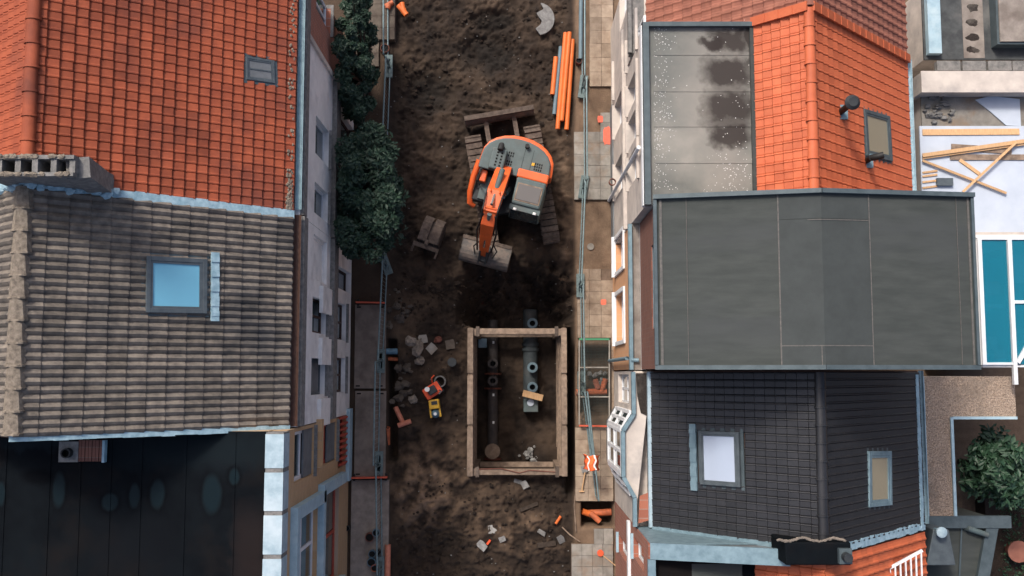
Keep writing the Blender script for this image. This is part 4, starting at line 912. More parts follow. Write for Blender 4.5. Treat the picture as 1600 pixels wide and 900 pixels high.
# upper structure, local: +Y forward, -X is the cab side
def arc_body(x0, x1, yb, yf, bulge, n=12):
    pts = [(x1, yf), (x0, yf)]
    for k in range(n+1): t = math.pi*k/n; pts.append((x0+(x1-x0)*(1-math.cos(t))/2, yb-bulge*math.sin(t)**.8))
    return pts
m = MB(); m.prism(arc_body(-1.02, 1.05, -.62, .1, .62), .82, 1.02).build('turntable', 'ex_dark', ex)
m = MB(); m.prism(arc_body(-1.05, 1.03, -.45, -.3, .83), .95, 1.7).build('counterweight', 'ex_orange', ex, bevel=.06)
m = MB(); m.prism(arc_body(-.96, 1.0, -.44, -.12, .72), 1.69, 1.8).build('engine_hood', 'ex_grey', ex, bevel=.03)
eh = ex.children[-1]
for (x, y, nx_, ny_) in ((.12, -.75, 3, 2), (-.72, -.62, 4, 3), (.12, -.5, 3, 2)):
    m = MB()
    for i in range(nx_):
        for j in range(ny_): m.box(x+i*.06, x+i*.06+.035, y+j*.08, y+j*.08+.055, 1.8, 1.806)
    m.build('vent_slot', 'hole', eh)
MB().box(-.16, -.155, -.95, -.2, 1.801, 1.81).build('hood_joint', 'hole', eh); MB().box(-.4, -.395, -.95, -.2, 1.801, 1.81).build('hood_joint', 'hole', eh); MB().box(-.5, -.42, -.6, -.52, 1.801, 1.82).build('hood_sticker', 'yellow', eh)
m = MB(); m.tube([(-.18, -1.0, 1.72), (-.18, -1.0, 1.95)], .06, 12); m.build('exhaust', 'black', ex, True)
m = MB(); m.box(.3, .72, -.72, -.12, 1.7, 2.05); tk = m.build('tool_box', 'ex_grey', ex, bevel=.04)
for j in range(5): MB().box(.4, .45, -.62+j*.09, -.57+j*.09, 2.051, 2.056).build('vent_slot', 'hole', tk); MB().box(.52, .57, -.62+j*.09, -.57+j*.09, 2.051, 2.056).build('vent_slot', 'hole', tk)
MB().tube([(.5, -.8, 1.7), (.5, -.8, 2.1), (.5, -.65, 2.14)], .08, 12).build('air_filter', 'black', tk, True)
MB().box(-.98, -.12, -.27, -.02, 1.72, 2.3).build('rear_cab_panel', 'ex_orange', ex, bevel=.04)
cab = MB(); cab.add([(-1.0, -.02, .95), (-.12, -.02, .95), (-.12, .92, .95), (-1.0, .92, .95), (-.97, 0, 2.45), (-.15, 0, 2.45), (-.17, .74, 2.45), (-.95, .74, 2.45)], [(0, 3, 2, 1), (4, 5, 6, 7), (0, 1, 5, 4), (1, 2, 6, 5), (2, 3, 7, 6), (3, 0, 4, 7)])
cb = cab.build('cab', 'ex_grey', ex, bevel=.05)
MB().box(-.91, -.21, .15, .65, 2.44, 2.462).build('roof_window_rim', 'wood_old', cb, bevel=.01); MB().box(-.88, -.24, .18, .62, 2.445, 2.475).build('roof_window', 'ex_glass', cb, bevel=.04); MB().add([(-.93, .79, 2.3), (-.19, .79, 2.3), (-.16, .915, 1.2), (-.96, .915, 1.2), (-.93, .81, 2.3), (-.19, .81, 2.3), (-.16, .94, 1.2), (-.96, .94, 1.2)], [(0, 1, 2, 3), (4, 7, 6, 5), (0, 4, 5, 1), (1, 5, 6, 2), (2, 6, 7, 3), (3, 7, 4, 0)]).build('windscreen', 'glass', cb)
MB().bar((-.98, .82, 2.34), (-.14, .82, 2.34), .14, .07).build('visor', 'ex_grey', cb)
for x in (-.85, -.3): MB().tube([(x, .84, 2.38), (x, .9, 2.38)], .05, 10).build('work_light', 'reflect', cb, True)
m = MB(); m.box(.28, 1.0, -.1, .72, .95, 1.32); m.build('side_deck', 'ex_dark', ex, bevel=.03); m = MB(); m.box(.42, .84, .0, .66, 1.32, 1.38); m.build('tread_plate', 'ex_grey', ex)
m = MB(); m.tube([(1.02, -.35, 1.6), (1.08, .1, 1.5), (1.08, .55, 1.35), (1.02, .82, 1.2), (.9, .86, 1.1)], [.09, .085, .08, .08, .07], 10); m.build('side_guard', 'ex_orange', ex, True)
m = MB(); m.box(.72, .9, -.12, .22, 1.35, 1.62); m.build('battery_cover', 'ex_orange', ex, bevel=.03)
m = MB(); m.tube([(.9, -.1, 1.7), (.94, .2, 1.62), (.96, .35, 1.4)], .025, 6); m.tube([(.86, .3, 1.4), (.86, .3, 1.75), (.9, .3, 1.78)], .018, 6); m.build('hand_rail', 'black', ex)
# boom, arm, cylinders: x centre .28
bx = .28
def plate_arm(pts, wd, hts, x=bx):
    m = MB(); n = len(pts); vs = []
    for i, (y, z) in enumerate(pts):
        d = Vector((0, pts[min(i+1, n-1)][0]-pts[max(i-1, 0)][0], pts[min(i+1, n-1)][1]-pts[max(i-1, 0)][1])).normalized(); up = Vector((0, -d.z, d.y)); h = hts[i]/2; ww = wd[i]/2
        for (sx, sz) in ((-1, -1), (1, -1), (1, 1), (-1, 1)): vs.append(Vector((x+sx*ww, y, z))+up*h*sz)
    fs = [(0, 1, 2, 3), tuple(4*(n-1)+k for k in (3, 2, 1, 0))]
    for i in range(n-1):
        for k in range(4): fs.append((4*i+k, 4*(i+1)+k, 4*(i+1)+(k+1) % 4, 4*i+(k+1) % 4))
    return m.add(vs, fs)
bm_ = plate_arm([(-.35, 1.45), (.1, 2.15), (.75, 2.85), (1.25, 2.95)], [.38, .42, .44, .36], [.3, .42, .46, .3]).build('boom', 'ex_orange', ex, bevel=.02)
am = plate_arm([(1.05, 3.05), (1.4, 2.7), (1.85, 1.7), (2.1, 1.0)], [.3, .36, .3, .22], [.22, .36, .3, .18]).build('arm', 'ex_orange', ex, bevel=.02)
def ram(a, b_, r, parent, split=.58):
    a, b_ = Vector(a), Vector(b_); mid = a.lerp(b_, split); o = MB().tube([a, mid], r, 10).build('cylinder', 'ex_grey', parent, True); MB().tube([mid, b_], r*.55, 8).build('piston_rod', 'chrome', parent, True)
ram((bx, -.05, 2.5), (bx, 1.05, 3.22), .075, bm_); ram((bx-.26, .15, 1.3), (bx-.24, .72, 2.8), .06, bm_); ram((bx+.26, .15, 1.3), (bx+.24, .72, 2.8), .06, bm_); ram((bx, 1.28, 3.05), (bx, 2.0, 1.75), .06, am)
for s in (-1, 1):
    m = MB(); m.tube([(bx+s*.2, -.3, 1.8), (bx+s*.2, .2, 2.45), (bx+s*.22, .8, 3.12), (bx+s*.2, 1.2, 3.2), (bx+s*.19, 1.7, 2.2)], .022, 6); m.build('hydraulic_hose', 'black', bm_, True)
    m = MB(); m.tube([(bx+s*.1, -.35, 1.75), (bx+s*.12, .1, 2.42), (bx+s*.12, .7, 3.12)], .02, 6); m.build('hydraulic_hose', 'ex_orange', bm_, True)
    m = MB(); m.tube([(bx+s*.16, 1.3, 3.0), (bx+s*.27, 1.65, 2.3), (bx+s*.2, 2.05, 1.2)], .025, 6); m.build('hydraulic_hose', 'black', am, True)
m = MB(); m.box(bx-.13, bx+.13, 2.0, 2.32, .75, 1.05); m.bar((bx-.1, 1.95, 1.5), (bx-.1, 2.35, .95), .05, .1); m.bar((bx+.1, 1.95, 1.5), (bx+.1, 2.35, .95), .05, .1); m.build('quick_coupler', 'ex_dark', ex)
def bucket_mesh(wd, r, n=9):                              # open curved grading bucket, local: mouth towards -Y
    m = MB(); vs = []; fs = []
    prof = [(-.28, .66), (.0, .7)]+[(.08+r*math.sin(a)*.9, .36+r*math.cos(a)) for a in [i*math.pi/n for i in range(n+1)]]+[(-.32, .0)]
    for (y, z) in prof:
        for s in (-1, 1): vs += [(s*wd/2, y, z)]
    for i in range(len(prof)-1): fs.append((2*i, 2*i+1, 2*i+3, 2*i+2))
    m.add(vs, fs)
    for s in (-1, 1): m.add([(s*wd/2, y, z) for y, z in prof], [tuple(range(len(prof)))])
    return m
m = bucket_mesh(1.42, .34); m.v = [Matrix.Translation((bx, 2.0, .02)) @ v for v in m.v]; bk = m.build('bucket', 'bucket', ex)
mo = bk.modifiers.new('thick', 'SOLIDIFY'); mo.thickness = .025
m = MB(); m.box(bx-.72, bx+.72, 1.66, 1.76, .66, .71); m.build('bucket_lip', 'track', bk); m = MB()
for s in (-.12, .12): m.box(bx+s-.02, bx+s+.02, 1.85, 2.2, .7, .95)
m.build('bucket_ear', 'ex_dark', bk)
for s in (-1, 1): m = MB(); m.tube([(bx+s*.2, 1.8, 1.15), (bx+s*.34, 1.95, .95), (bx+s*.25, 2.15, .8)], .02, 6); m.build('hydraulic_hose', 'black', bk)
# spare digging bucket
sb = G(676, 368); sp = thing('spare_bucket', 'narrow muddy digging bucket lying left of the excavator', 'bucket', sb, math.atan2(-.36, 1)*1)
m = bucket_mesh(.58, .3); o = m.build('shell', 'track', sp); mo = o.modifiers.new('thick', 'SOLIDIFY'); mo.thickness = .03
bp = [(-.3, .7), (.02, .735)]+[(.1+.34*math.sin(a), .37+.36*math.cos(a)) for a in (.35, .75, 1.15, 1.55)]
for s_ in (-.165, .165):
    m = MB()
    for k in range(len(bp)-1): m.bar((s_, *bp[k]), (s_, *bp[k+1]), .26, .04, (0, 0, 1) if k < 4 else (0, 1, .2))
    m.build('wear_strip', 'track', sp)
m = MB(); m.box(-.38, .38, -.5, -.38, .5, .62).box(-.38, -.33, -.68, -.5, .5, .6).box(.33, .38, -.68, -.5, .5, .6).box(-.05, .05, -.4, -.25, .5, .78); m.build('coupler_bar', 'track', sp)
# ================================================================ trench box and pipes
tb = thing('trench_box', 'rusty steel trench shoring box with two long walls and cross struts', 'trench box', ((BX0+BX1)/2, (BY0+BY1)/2, -3.05))
for s, (xa, xb) in (('l', (BX0, BX0+.13)), ('r', (BX1-.13, BX1))):
    pn = MB().box(xa, xb, BY0, BY1, -3.1, .26).build('side_panel', 'wood_old', tb); L = BY1-BY0
    for k, (u, v_) in enumerate(((0, .335), (.345, .68), (.69, 1.0))):
        MB().box(xa-.015, xb+.015, BY0+L*u+.015, BY0+L*v_-.015, .24, .31).build('top_rail', 'wood_old', pn)
    n = 6; m = MB(); x = xb if s == 'l' else xa
    for k in range(n): z = -2.9+k*.52; m.box(x-.02, x+.02, BY0+.02, BY1-.02, z, z+.06)
    m.build('panel_rib', 'wood_old', pn)
    for y in (BY0+.12, BY1-.12):
        sg = 1 if s == 'l' else -1; xx = xb if s == 'l' else xa
        MB().box(*sorted((xx+sg*.001, xx+sg*.14)), y-.1, y+.1, -2.95, .2).build('slide_post', 'wood_old', pn)
for y, nm in ((BY1-.1, 'n'), (BY0+.12, 's')):
    st_ = MB().bar((BX0+.28, y, .1), (BX1-.28, y, .1), .17, .17).build('strut', 'wood_old', tb, bevel=.02); MB().bar((BX0+.28, y, -2.2), (BX1-.28, y, -2.2), .15, .15).build('strut', 'wood_old', tb)
    for x in (BX0+.27, BX1-.27): MB().box(x-.05, x+.05, y-.14, y+.14, -.05, .22).build('strut_plate', 'track', st_)
m = MB(); y = BY0+.12; m.tube([(BX0+.3, y+.08, .2), (-.3, y+.1, .21), (.2, y-.02, .21), (.5, y+.05, .2), (BX1-.3, y, .2)], .015, 5); tag(m.build('rope', 'clay'), 'brown rope lying along the lower strut of the trench box', 'rope')
zt = -2.98
ip = thing('iron_pipe', 'long dark iron pipe with flanges on the left of the trench floor', 'pipe', W(770, 620, zt)); zx = zt+.2; x = W(770, 600, zx).x
ya, yb_ = W(770, 700, zx).y, W(770, 500, zx).y
MB().tube([(x, ya, zx), (x, yb_, zx)], .165, 18).build('barrel', 'ductile', ip, True)
for py in (584, 607): y = W(770, py, zx+.1).y; MB().tube([(x, y-.025, zx), (x, y+.025, zx)], .27, 20).build('flange', 'clay', ip, True)
for py in (568, 595): 
    p = W(770, py, zx+.45); m = MB(); m.ring((p.x, p.y, zx+.1), (0, 0, 1), .12, .085, .36).ring((p.x, p.y, zx+.4), (0, 0, 1), .16, .085, .07); m.build('riser', 'ductile', ip, True); MB().tube([(p.x, p.y, zx+.1), (p.x, p.y, zx+.16)], .085, 14).build('riser_mouth', 'hole', ip)
y = ya; m = MB(); m.tube([(x, y+.12, zx), (x, y-.02, zx), (x, y-.08, zx+.12), (x, y-.08, zx+.28)], .18, 16); m.build('end_bend', 'ductile', ip, True); MB().tube([(x, y-.08, zx+.28), (x, y-.08, zx+.32)], .24, 20).build('end_cap', 'wood_old', ip, True); MB().tube([(x, y-.3, zx), (x, y-.36, zx)], .27, 20).build('end_flange', 'clay', ip, True)
for py in (535, 617, 660): p = W(771, py, zx+.17); MB().box(p.x-.03, p.x+.03, p.y-.04, p.y+.04, zx+.15, zx+.175).build('paint_mark', 'reflect', ip)
dp = thing('sewer_duct', 'wide grey-blue duct with round risers on the right of the trench floor', 'duct', W(830, 570, zt)); zx = zt+.22; x = W(829, 570, zx+.2).x
ya, yb_ = W(829, 640, zx+.2).y, W(829, 498, zx+.2).y
MB().tube([(x, ya+.1, zx), (x, yb_+.3, zx)], .23, 18).build('barrel', 'duct', dp, True)
for py in (538, 546): y = W(830, py, zx+.2).y; MB().tube([(x, y-.05, zx), (x, y+.05, zx)], .27, 18).build('collar', 'duct', dp, True)
for py in (505, 574, 605):
    p = W(832, py, zx+.5); m = MB(); m.ring((p.x, p.y, zx+.15), (0, 0, 1), .13, .09, .35).ring((p.x, p.y, zx+.42), (0, 0, 1), .165, .09, .07); m.build('riser', 'grey_pvc', dp, True); MB().tube([(p.x, p.y, zx+.2), (p.x, p.y, zx+.3)], .09, 14).build('riser_mouth', 'hole', dp)
a, c = W(818, 624, zx+.3), W(841, 644, zx+.3); MB().box(a.x, c.x, c.y, a.y, zt+.05, zx+.28).build('end_box', 'ex_grey', dp, bevel=.02); p = W(829, 629, zx+.3); MB().tube([(p.x, p.y, zx+.28), (p.x, p.y, zx+.33)], .11, 18).build('white_cap', 'plastic_white', dp, True)
p, q = W(817, 614, zx+.55), W(848, 622, zx+.55); o = MB().bar(p, q, .2, .05).build('wood_board', 'wood'); tag(o, 'short pale board laid across the trench duct', 'board')
# ================================================================ stones, rubble and broken slabs
def stone(px, py, r, label, mat='rock', z=None, seed=0, nm='stone', grp=None):
    p = G(px, py) if z is None else W(px, py, z); o = MB().blob((0, 0, 0), r, seed, 10, .38, 7).build(nm, mat); o.location = (p.x, p.y, p.z+r[2]*.45); tag(o, label, 'stone', grp); return o
stone(653, 545, (.16, .24, .13), 'large pale boulder left of the trench box', seed=1); stone(656, 563, (.14, .14, .1), 'pale stone touching the large boulder', seed=2); stone(642, 533, (.17, .13, .1), 'brown stone above the large boulder', seed=3); stone(645, 624, (.13, .13, .09), 'small rounded stone at the rubble end', seed=4); stone(684, 531, (.12, .1, .08), 'dark stone between the broken slabs', 'clay', seed=6)
def brokenslab(px, py, s, rz, label, mat='paver_grey', tilt=.1, t=.05):
    p = G(px, py); n = 5; rnd = random.Random(px*7+py); pts = [(s[0]*x*rnd.uniform(.85, 1.1), s[1]*y*rnd.uniform(.85, 1.1)) for x, y in ((-.5, -.5), (.5, -.5), (.52, .1), (.4, .5), (-.5, .48))]
    o = MB().prism(pts, 0, t).build('broken_slab', mat); o.location = p+Vector((0, 0, .01)); o.rotation_euler = (random.uniform(-tilt, tilt), random.uniform(-tilt, tilt), rz); tag(o, label, 'slab', 'broken slabs in the dirt')
brokenslab(661, 530, (.28, .26), .1, 'grey flat slab above the large pale boulder'); brokenslab(675, 544, (.27, .27), .75, 'pale square slab with mortar ring, tilted as a diamond'); brokenslab(703, 538, (.28, .27), .15, 'brown square slab left of the trench box corner', 'paver_dark')
for i, (px, py, w_, h_, rz) in enumerate(((770, 827, .26, .26, .1), (785, 842, .2, .16, .4), (753, 852, .22, .3, .9), (846, 832, .24, .13, -.6), (876, 842, .18, .24, .5), (810, 752, .26, .12, -.3), (820, 757, .2, .24, .5), (690, 540, .01, .01, 0))[:7]):
    brokenslab(px, py, (w_, h_), rz, ('grey slab piece in the middle of the lower dirt', 'small grey slab right of the middle slab piece', 'leftmost pale slab shard in the lower dirt', 'thin pale shard right of the lower mound', 'grey shard beside the right pavement edge', 'thin grey piece just below the trench box strut', 'crumpled pale piece under the trench box')[i], 'rubble', .3, .035)
def chips(name, label, pts, mat='rubble'):
    m = MB()
    for k, (px, py, s, z) in enumerate(pts):
        p = G(px, py) if z is None else W(px, py, z); m.blob((p.x, p.y, p.z+s*.1), (s, s*random.uniform(.6, 1), s*.55), k+px, 6, .5, 4)
    tag(m.build(name, mat), label, 'rubble', kind='stuff')
rn = random.Random(4)
chips('rubble_in_trench', 'grey broken rubble in the trench corner', [(rn.gauss(838, 13), rn.gauss(718, 8), rn.uniform(.04, .11), -2.85) for k in range(34)])
chips('rubble_by_plates', 'grey broken concrete beside the steel plates', [(rn.gauss(628, 6), rn.gauss(600, 17), rn.uniform(.06, .16), None) for k in range(20)], 'paver_dark')
chips('rubble_top', 'pale lumps beside the upper plate', [(rn.gauss(618, 9), rn.gauss(485, 14), rn.uniform(.04, .12), None) for k in range(22)], 'paver_dark')
chips('soil_clods', 'dark clods of soil scattered over the street', [(rn.uniform(622, 890), rn.choice((rn.uniform(5, 200), rn.uniform(430, 500), rn.uniform(750, 898))), rn.uniform(.015, .05)*rn.choice((1, 1, 1, 1.8)), None) for k in range(700)], 'soil')
chips('left_clods', 'dark clods left of the trench box', [(rn.uniform(622, 728), rn.choice((rn.uniform(420, 690), rn.uniform(830, 898))), rn.uniform(.015, .05), None) for k in range(200)], 'soil')
chips('pebbles', 'small pale pebbles scattered over the dirt', [(rn.uniform(560, 895), rn.uniform(5, 898), rn.uniform(.012, .028), None) for k in range(160)])
m = MB(); p = W(853, 31, -.1); n = 18; pts = []
for k in range(n+1): a = -math.pi*.47+math.pi*.93*k/n; pts.append((.47*math.cos(a)-.2, .49*math.sin(a)))
pts += [(-.2+.1*math.sin(k*1.9)+.06*(k % 2), .42-.84*k/7) for k in range(1, 7)]
o = m.prism(pts, 0, .09).build('manhole_slab', 'rubble'); p = G(852, 31); o.location = (p.x, p.y, p.z+.01); tag(o, 'broken half of a round concrete manhole cover at the top', 'slab')
# ================================================================ pipes and fittings
def pipe(name, label, a, b_, r, mat, grp=None, mouth=True, cat='pipe'):
    a, b_ = Vector(a), Vector(b_); d = (b_-a).normalized(); L = (b_-a).length
    t = thing(name, label, cat, (a+b_)/2, group=grp); m = MB(); m.ring(a, d, r, r*.88, L, 16); m.build('barrel', mat, t, True)
    
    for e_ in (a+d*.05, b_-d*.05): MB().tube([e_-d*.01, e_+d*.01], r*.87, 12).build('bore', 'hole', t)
    return t
def gp_(px, py, dz): q = G(px, py); q.z = max(q.z, -.2)+dz; return q
for lab, a, b_, mat, dz, r in (('short orange drain pipe, leftmost of the pipe bundle', (868, 94), (863, 149), 'orange_pvc', .08, .07), ('grey drain pipe in the orange pipe bundle', (876, 76), (866, 180), 'grey_pvc', .08, .065),
        ('long orange pipe, middle left of the bundle', (883, 56), (871, 203), 'orange_pvc', .1, .068), ('long orange pipe lying on top of the bundle', (889, 56), (877, 192), 'orange_pvc', .22, .068), ('long orange pipe, rightmost of the bundle', (894, 66), (885, 204), 'orange_pvc', .1, .068)):
    p, q = G(*a), G(*b_); z = max(p.z, q.z, -.12)+dz; pipe('drain_pipe', lab, (p.x, p.y, z), (q.x, q.y, z), r, mat, 'pipes stacked right of the excavator')
z = .12; pipe('drain_pipe', 'long grey pipe lying along the upper right barrier', W(908, -20, z), W(907, 92, z), .06, 'grey_pvc')
p = W(904, 98, 0); pipe('clay_collar', 'brown pipe collar at the end of the grey pipe', (p.x, p.y, -.05), (p.x, p.y+.02, .14), .09, 'clay', cat='pipe')
p = W(600, 76, .1); pipe('clay_pot', 'brown round pipe socket on the left pavement', (p.x, p.y, -.05), (p.x+.03, p.y, .16), .13, 'clay', cat='pipe')
def upright(px, py, r, mat, label, h=.3, z0=-.05, name='pipe_offcut'): p = W(px, py, h); return pipe(name, label, (p.x, p.y, z0), (p.x+.02, p.y, h), r, mat)
for i, (px, py, mat, lab) in enumerate(((622, 8, 'orange_pvc', 'orange pipe bend at the top left, lower piece'), (628, 4, 'orange_pvc', 'orange pipe bend at the top left, upright piece'), (614, 3, 'orange_dirty', 'orange branch fitting at the top left corner'))):
    p = W(px, py, .1); m = MB(); a = i*.8; d = Vector((math.cos(a+.6), -math.sin(a+1.2), 0)); q = Vector((p.x, p.y, .08)); m.ring(q, d, .075, .06, .26, 12); m.ring(q+d*.2, d+Vector((.3, -.5, 0)), .085, .06, .14, 12); tag(m.build('pipe_bend', mat, smooth=True), lab, 'pipe', 'orange fittings at the top left')
pipe('pipe_offcut', 'blue pipe stub beside the upper steel plate', W(603, 549, -.05), W(621, 549, -.1), .085, 'blue_pvc'); pipe('pipe_offcut', 'orange pipe stub under the blue one', W(604, 560, -.35), W(642, 563, -.35), .06, 'orange_dirty')
pipe('pipe_offcut', 'orange pipe standing in the slot beside the lower plate', W(606, 694, -.4), W(606, 668, -.15), .07, 'orange_dirty')
t = pipe('branch_pipe', 'faded orange T-branch pipe left of the lower mound', W(618, 636, -.05), W(630, 662, -.15), .07, 'salmon_pvc'); p, q = W(622, 665, -.1), W(642, 658, -.1); MB().ring(p, q-p, .075, .06, (q-p).length, 12).build('branch', 'salmon_pvc', t, True)
for i, (px, py, r, mat, lab) in enumerate(((576, 840, .12, 'clay', 'dark pipe end by the lower left pavement edge, upper left'), (586, 833, .1, 'blue_pvc', 'blue grey pipe end beside the dark one'), (580, 866, .1, 'blue_pvc', 'blue pipe socket in the lower cluster, top'), (590, 864, .08, 'ex_dark', 'black pipe socket in the lower cluster, top right'), (579, 879, .12, 'blue_pvc', 'wide blue pipe socket in the lower cluster, middle'), (584, 888, .1, 'orange_dirty', 'orange pipe socket at the bottom cluster'), (541, 826, .07, 'ex_dark', 'black pipe stub against the tan facade'))):
    upright(px, py, r, mat, lab, .22)
pipe('drain_pipe', 'long orange pipe standing out at the bottom left pavement edge', W(606, 851, .05), W(605, 925, .05), .085, 'salmon_pvc')
t = pipe('branch_pipe', 'orange branch pipe in the hole of the right pavement', W(955, 800, -.35), W(918, 802, -.35), .1, 'orange_dirty'); p, q = W(922, 801, -.25), W(934, 812, -.2); MB().ring(p, q-p, .085, .07, (q-p).length*1.3, 12).build('branch', 'orange_dirty', t, True); p, q = W(910, 799, -.25), W(921, 803, -.3); MB().ring(p, q-p, .09, .07, (q-p).length*1.2, 12).build('socket', 'orange_pvc', t, True)
t = pipe('branch_pipe', 'orange branch pipe under the mesh panel', W(900, 613, -.1), W(947, 612, -.3), .095, 'orange_dirty'); p, q = W(940, 612, -.25), W(946, 592, -.2); MB().ring(p, q-p, .08, .065, (q-p).length, 12).build('branch', 'orange_dirty', t, True); p, q = W(934, 606, -.2), W(930, 594, -.1); MB().ring(p, q-p, .08, .065, (q-p).length, 12).build('branch', 'salmon_pvc', t, True)
chips('rubble_under_mesh', 'pale rubble under the mesh panel', [(rn.gauss(935, 9), rn.gauss(592, 7), rn.uniform(.04, .09), -.45) for k in range(24)])
# ================================================================ steel plates, barriers, mesh panel
for i, (y0, y1, lab) in enumerate(((476, 607, 'muddy steel road plate beside the white house, upper one'), (611, 745, 'muddy steel road plate beside the tan house, lower one'))):
    a, c = W(555, y0, .03), W(602, y1, .03); t = thing('steel_plate', lab, 'steel plate', ((a.x+c.x)/2, (a.y+c.y)/2, 0), group='steel plates on the left pavement')
    MB().box(a.x, c.x, c.y, a.y, -.01, .03).build('sheet', 'steel_plate', t, bevel=.006)
    for (fx__, fy__) in ((.12, .03), (.85, .03), (.12, .97), (.85, .97)): x, y = a.x+(c.x-a.x)*fx__, c.y+(a.y-c.y)*fy__; MB().box(x-.06, x+.06, y-.02, y+.02, .0301, .0345).build('lifting_slot', 'hole', t)
for (x0, y0, x1, y1, lab) in ((556, 472, 601, 473, 'red and white barrier board across the upper plate end'), (549, 747, 605, 746, 'red barrier board across the lower plate end')):
    p, q = W(x0, y0, .2), W(x1, y1, .2); t = thing('barrier_board', lab, 'barrier', (p+q)/2, group='red boards at the plate ends'); MB().bar((p.x, p.y, .14), (q.x, q.y, .14), .04, .18).build('board', 'redbar', t)
    for k in (.05, .95): a = p.lerp(q, k); MB().box(a.x-.03, a.x+.03, a.y-.1, a.y+.1, 0, .05).build('foot', 'black', t)
def barrier(p, q, label, grp, h=1.1):
    p, q = Vector((p.x, p.y, .08)), Vector((q.x, q.y, .08)); t = thing('site_barrier', label, 'barrier', (p.x+(q.x-p.x)/2, p.y+(q.y-p.y)/2, 0), group=grp); H = Vector((0, 0, h-.1)); d = (q-p)
    MB().tube([p+H, q+H], .024, 8).build('top_rail', 'galv', t, True); MB().tube([p, q], .02, 8).build('bottom_rail', 'galv', t, True)
    for k in (0, 1): MB().tube([p+d*k-Vector((0, 0, .06)), p+d*k+H], .022, 8).build('post', 'galv', t, True)
    m = MB(); n = int(d.length/.11)
    for k in range(1, n): a = p+d*(k/n); m.bar(a, a+H, .004, .004, (0, 1, .01))
    tag(m.build('wire_infill', 'galv', t), kind='stuff')
foot_me = None
def foot(px, py, rz, label, grp):
    global foot_me
    if not foot_me:
        m = MB(); w2, l2, h = .115, .34, .1
        m.box(-w2, w2, -l2, -.22, 0, h).box(-w2, w2, .22, l2, 0, h).box(-w2, -.045, -.22, .22, 0, h).box(.045, w2, -.22, .22, 0, h).box(-.045, .045, -.02, .02, 0, h).box(-.045, .045, -.22, -.02, 0, .03).box(-.045, .045, .02, .22, 0, .03)
        foot_me = m.mesh('ballast_block'); foot_me.materials.append(M['foot'])
    p = W(px, py, .1); o = link('ballast_block', foot_me, None); o.location = (p.x, p.y, max(GZ(p.x, p.y), -.005)+.005); o.rotation_euler = (0, 0, rz); tag(o, label, 'ballast block', grp); return o
ft = [(607, 103), (601, 247), (602, 411), (595, 564), (592, 724), (594, 889)]
labs = ('beside the brown pipe socket', 'at the tree crown edge', 'just below the tree', 'beside the upper steel plate', 'beside the lower steel plate', 'by the blue pipe sockets')
for (x, y), l in zip(ft, labs): foot(x, y, .35 if y == 411 else 0, 'slotted grey barrier ballast block on the left side '+l, 'barrier feet on the left')
fr = [(911, 135, -.13, 'beside the pipe bundle'), (912, 292, -.15, 'right of the excavator'), (907, 446, 0, 'above the mesh panel'), (909, 599, 0, 'on the mesh panel')]
for x, y, rz, l in fr: foot(x, y, rz, 'slotted grey barrier ballast block on the right side '+l, 'barrier feet on the right')
fl = [(607, -25)]+ft; fl.append((592, 960))
ll = ('at the upper left corner', 'beside the tree top', 'behind the tree crown', 'by the upper steel plate', 'by the lower steel plate', 'along the concrete pavement', 'at the lower left corner')
for k in range(len(fl)-1):
    p, q = W(*fl[k], .1), W(*fl[k+1], .1); dx = .05 if k % 2 else -.02; barrier(Vector((p.x+dx, p.y-.04, 0)), Vector((q.x+dx, q.y+.04, 0)), 'galvanised site barrier '+ll[k], 'barriers along the left')
fl = [(911, -25), (911, 135), (912, 292), (906, 446), (908, 599)]; lr = ('beside the long grey pipe', 'beside the orange pipe bundle', 'beside the sandy strip', 'above the mesh panel')
for k in range(len(fl)-1):
    p, q = W(*fl[k], .1), W(*fl[k+1], .1); dx = .03 if k % 2 else -.02; barrier(Vector((p.x+dx, p.y-.04, 0)), Vector((q.x+dx, q.y+.04, 0)), 'galvanised site barrier on the right '+lr[k], 'barriers along the right')
for k, (a, c, l) in enumerate((((910, 612), (926, 735), 'left of the leaning pair under the vest'), ((914, 612), (931, 775), 'right of the leaning pair under the vest'))):
    barrier(W(*a, .1), W(*c, .1), 'site barrier slanting over the pavement, '+l, 'barriers along the right')
mp = thing('mesh_panel', 'fence panel laid flat over the pavement hole, green top and red bottom edge', 'panel', W(929, 598, .1)); zz = .16
P = [W(x, y, zz) for x, y in ((905, 530), (952, 530), (952, 666), (905, 665))]; ya_, yb__ = W(905, 574, zz).y, W(905, 620, zz).y
MB().bar(P[0], P[1], .05, .05).build('top_edge', 'green', mp); MB().bar(P[2], P[3], .045, .05).build('bottom_edge', 'redbar', mp)
m = MB(); m.bar(P[1]-Vector((0, .03, 0)), P[2]+Vector((0, .03, 0)), .04, .04); m.bar(P[3]+Vector((0, .03, 0)), P[0]-Vector((0, .03, 0)), .04, .04)
for y in (ya_, yb__): m.bar((P[0].x+.02, y, zz), (P[1].x-.02, y, zz), .035, .035)
m.build('frame', 'paver_grey', mp); m = MB()
for k in range(1, 22): x = P[0].x+(P[1].x-P[0].x)*k/22; m.bar((x, P[0].y-.03, zz), (x, P[3].y+.03, zz), .005, .005)
for k in range(1, 56): y = P[3].y+(P[0].y-P[3].y)*k/56; m.bar((P[0].x+.02, y, zz+.006), (P[1].x-.02, y, zz+.006), .005, .005)
tag(m.build('wire_grid', 'mesh_dark', mp), kind='stuff')
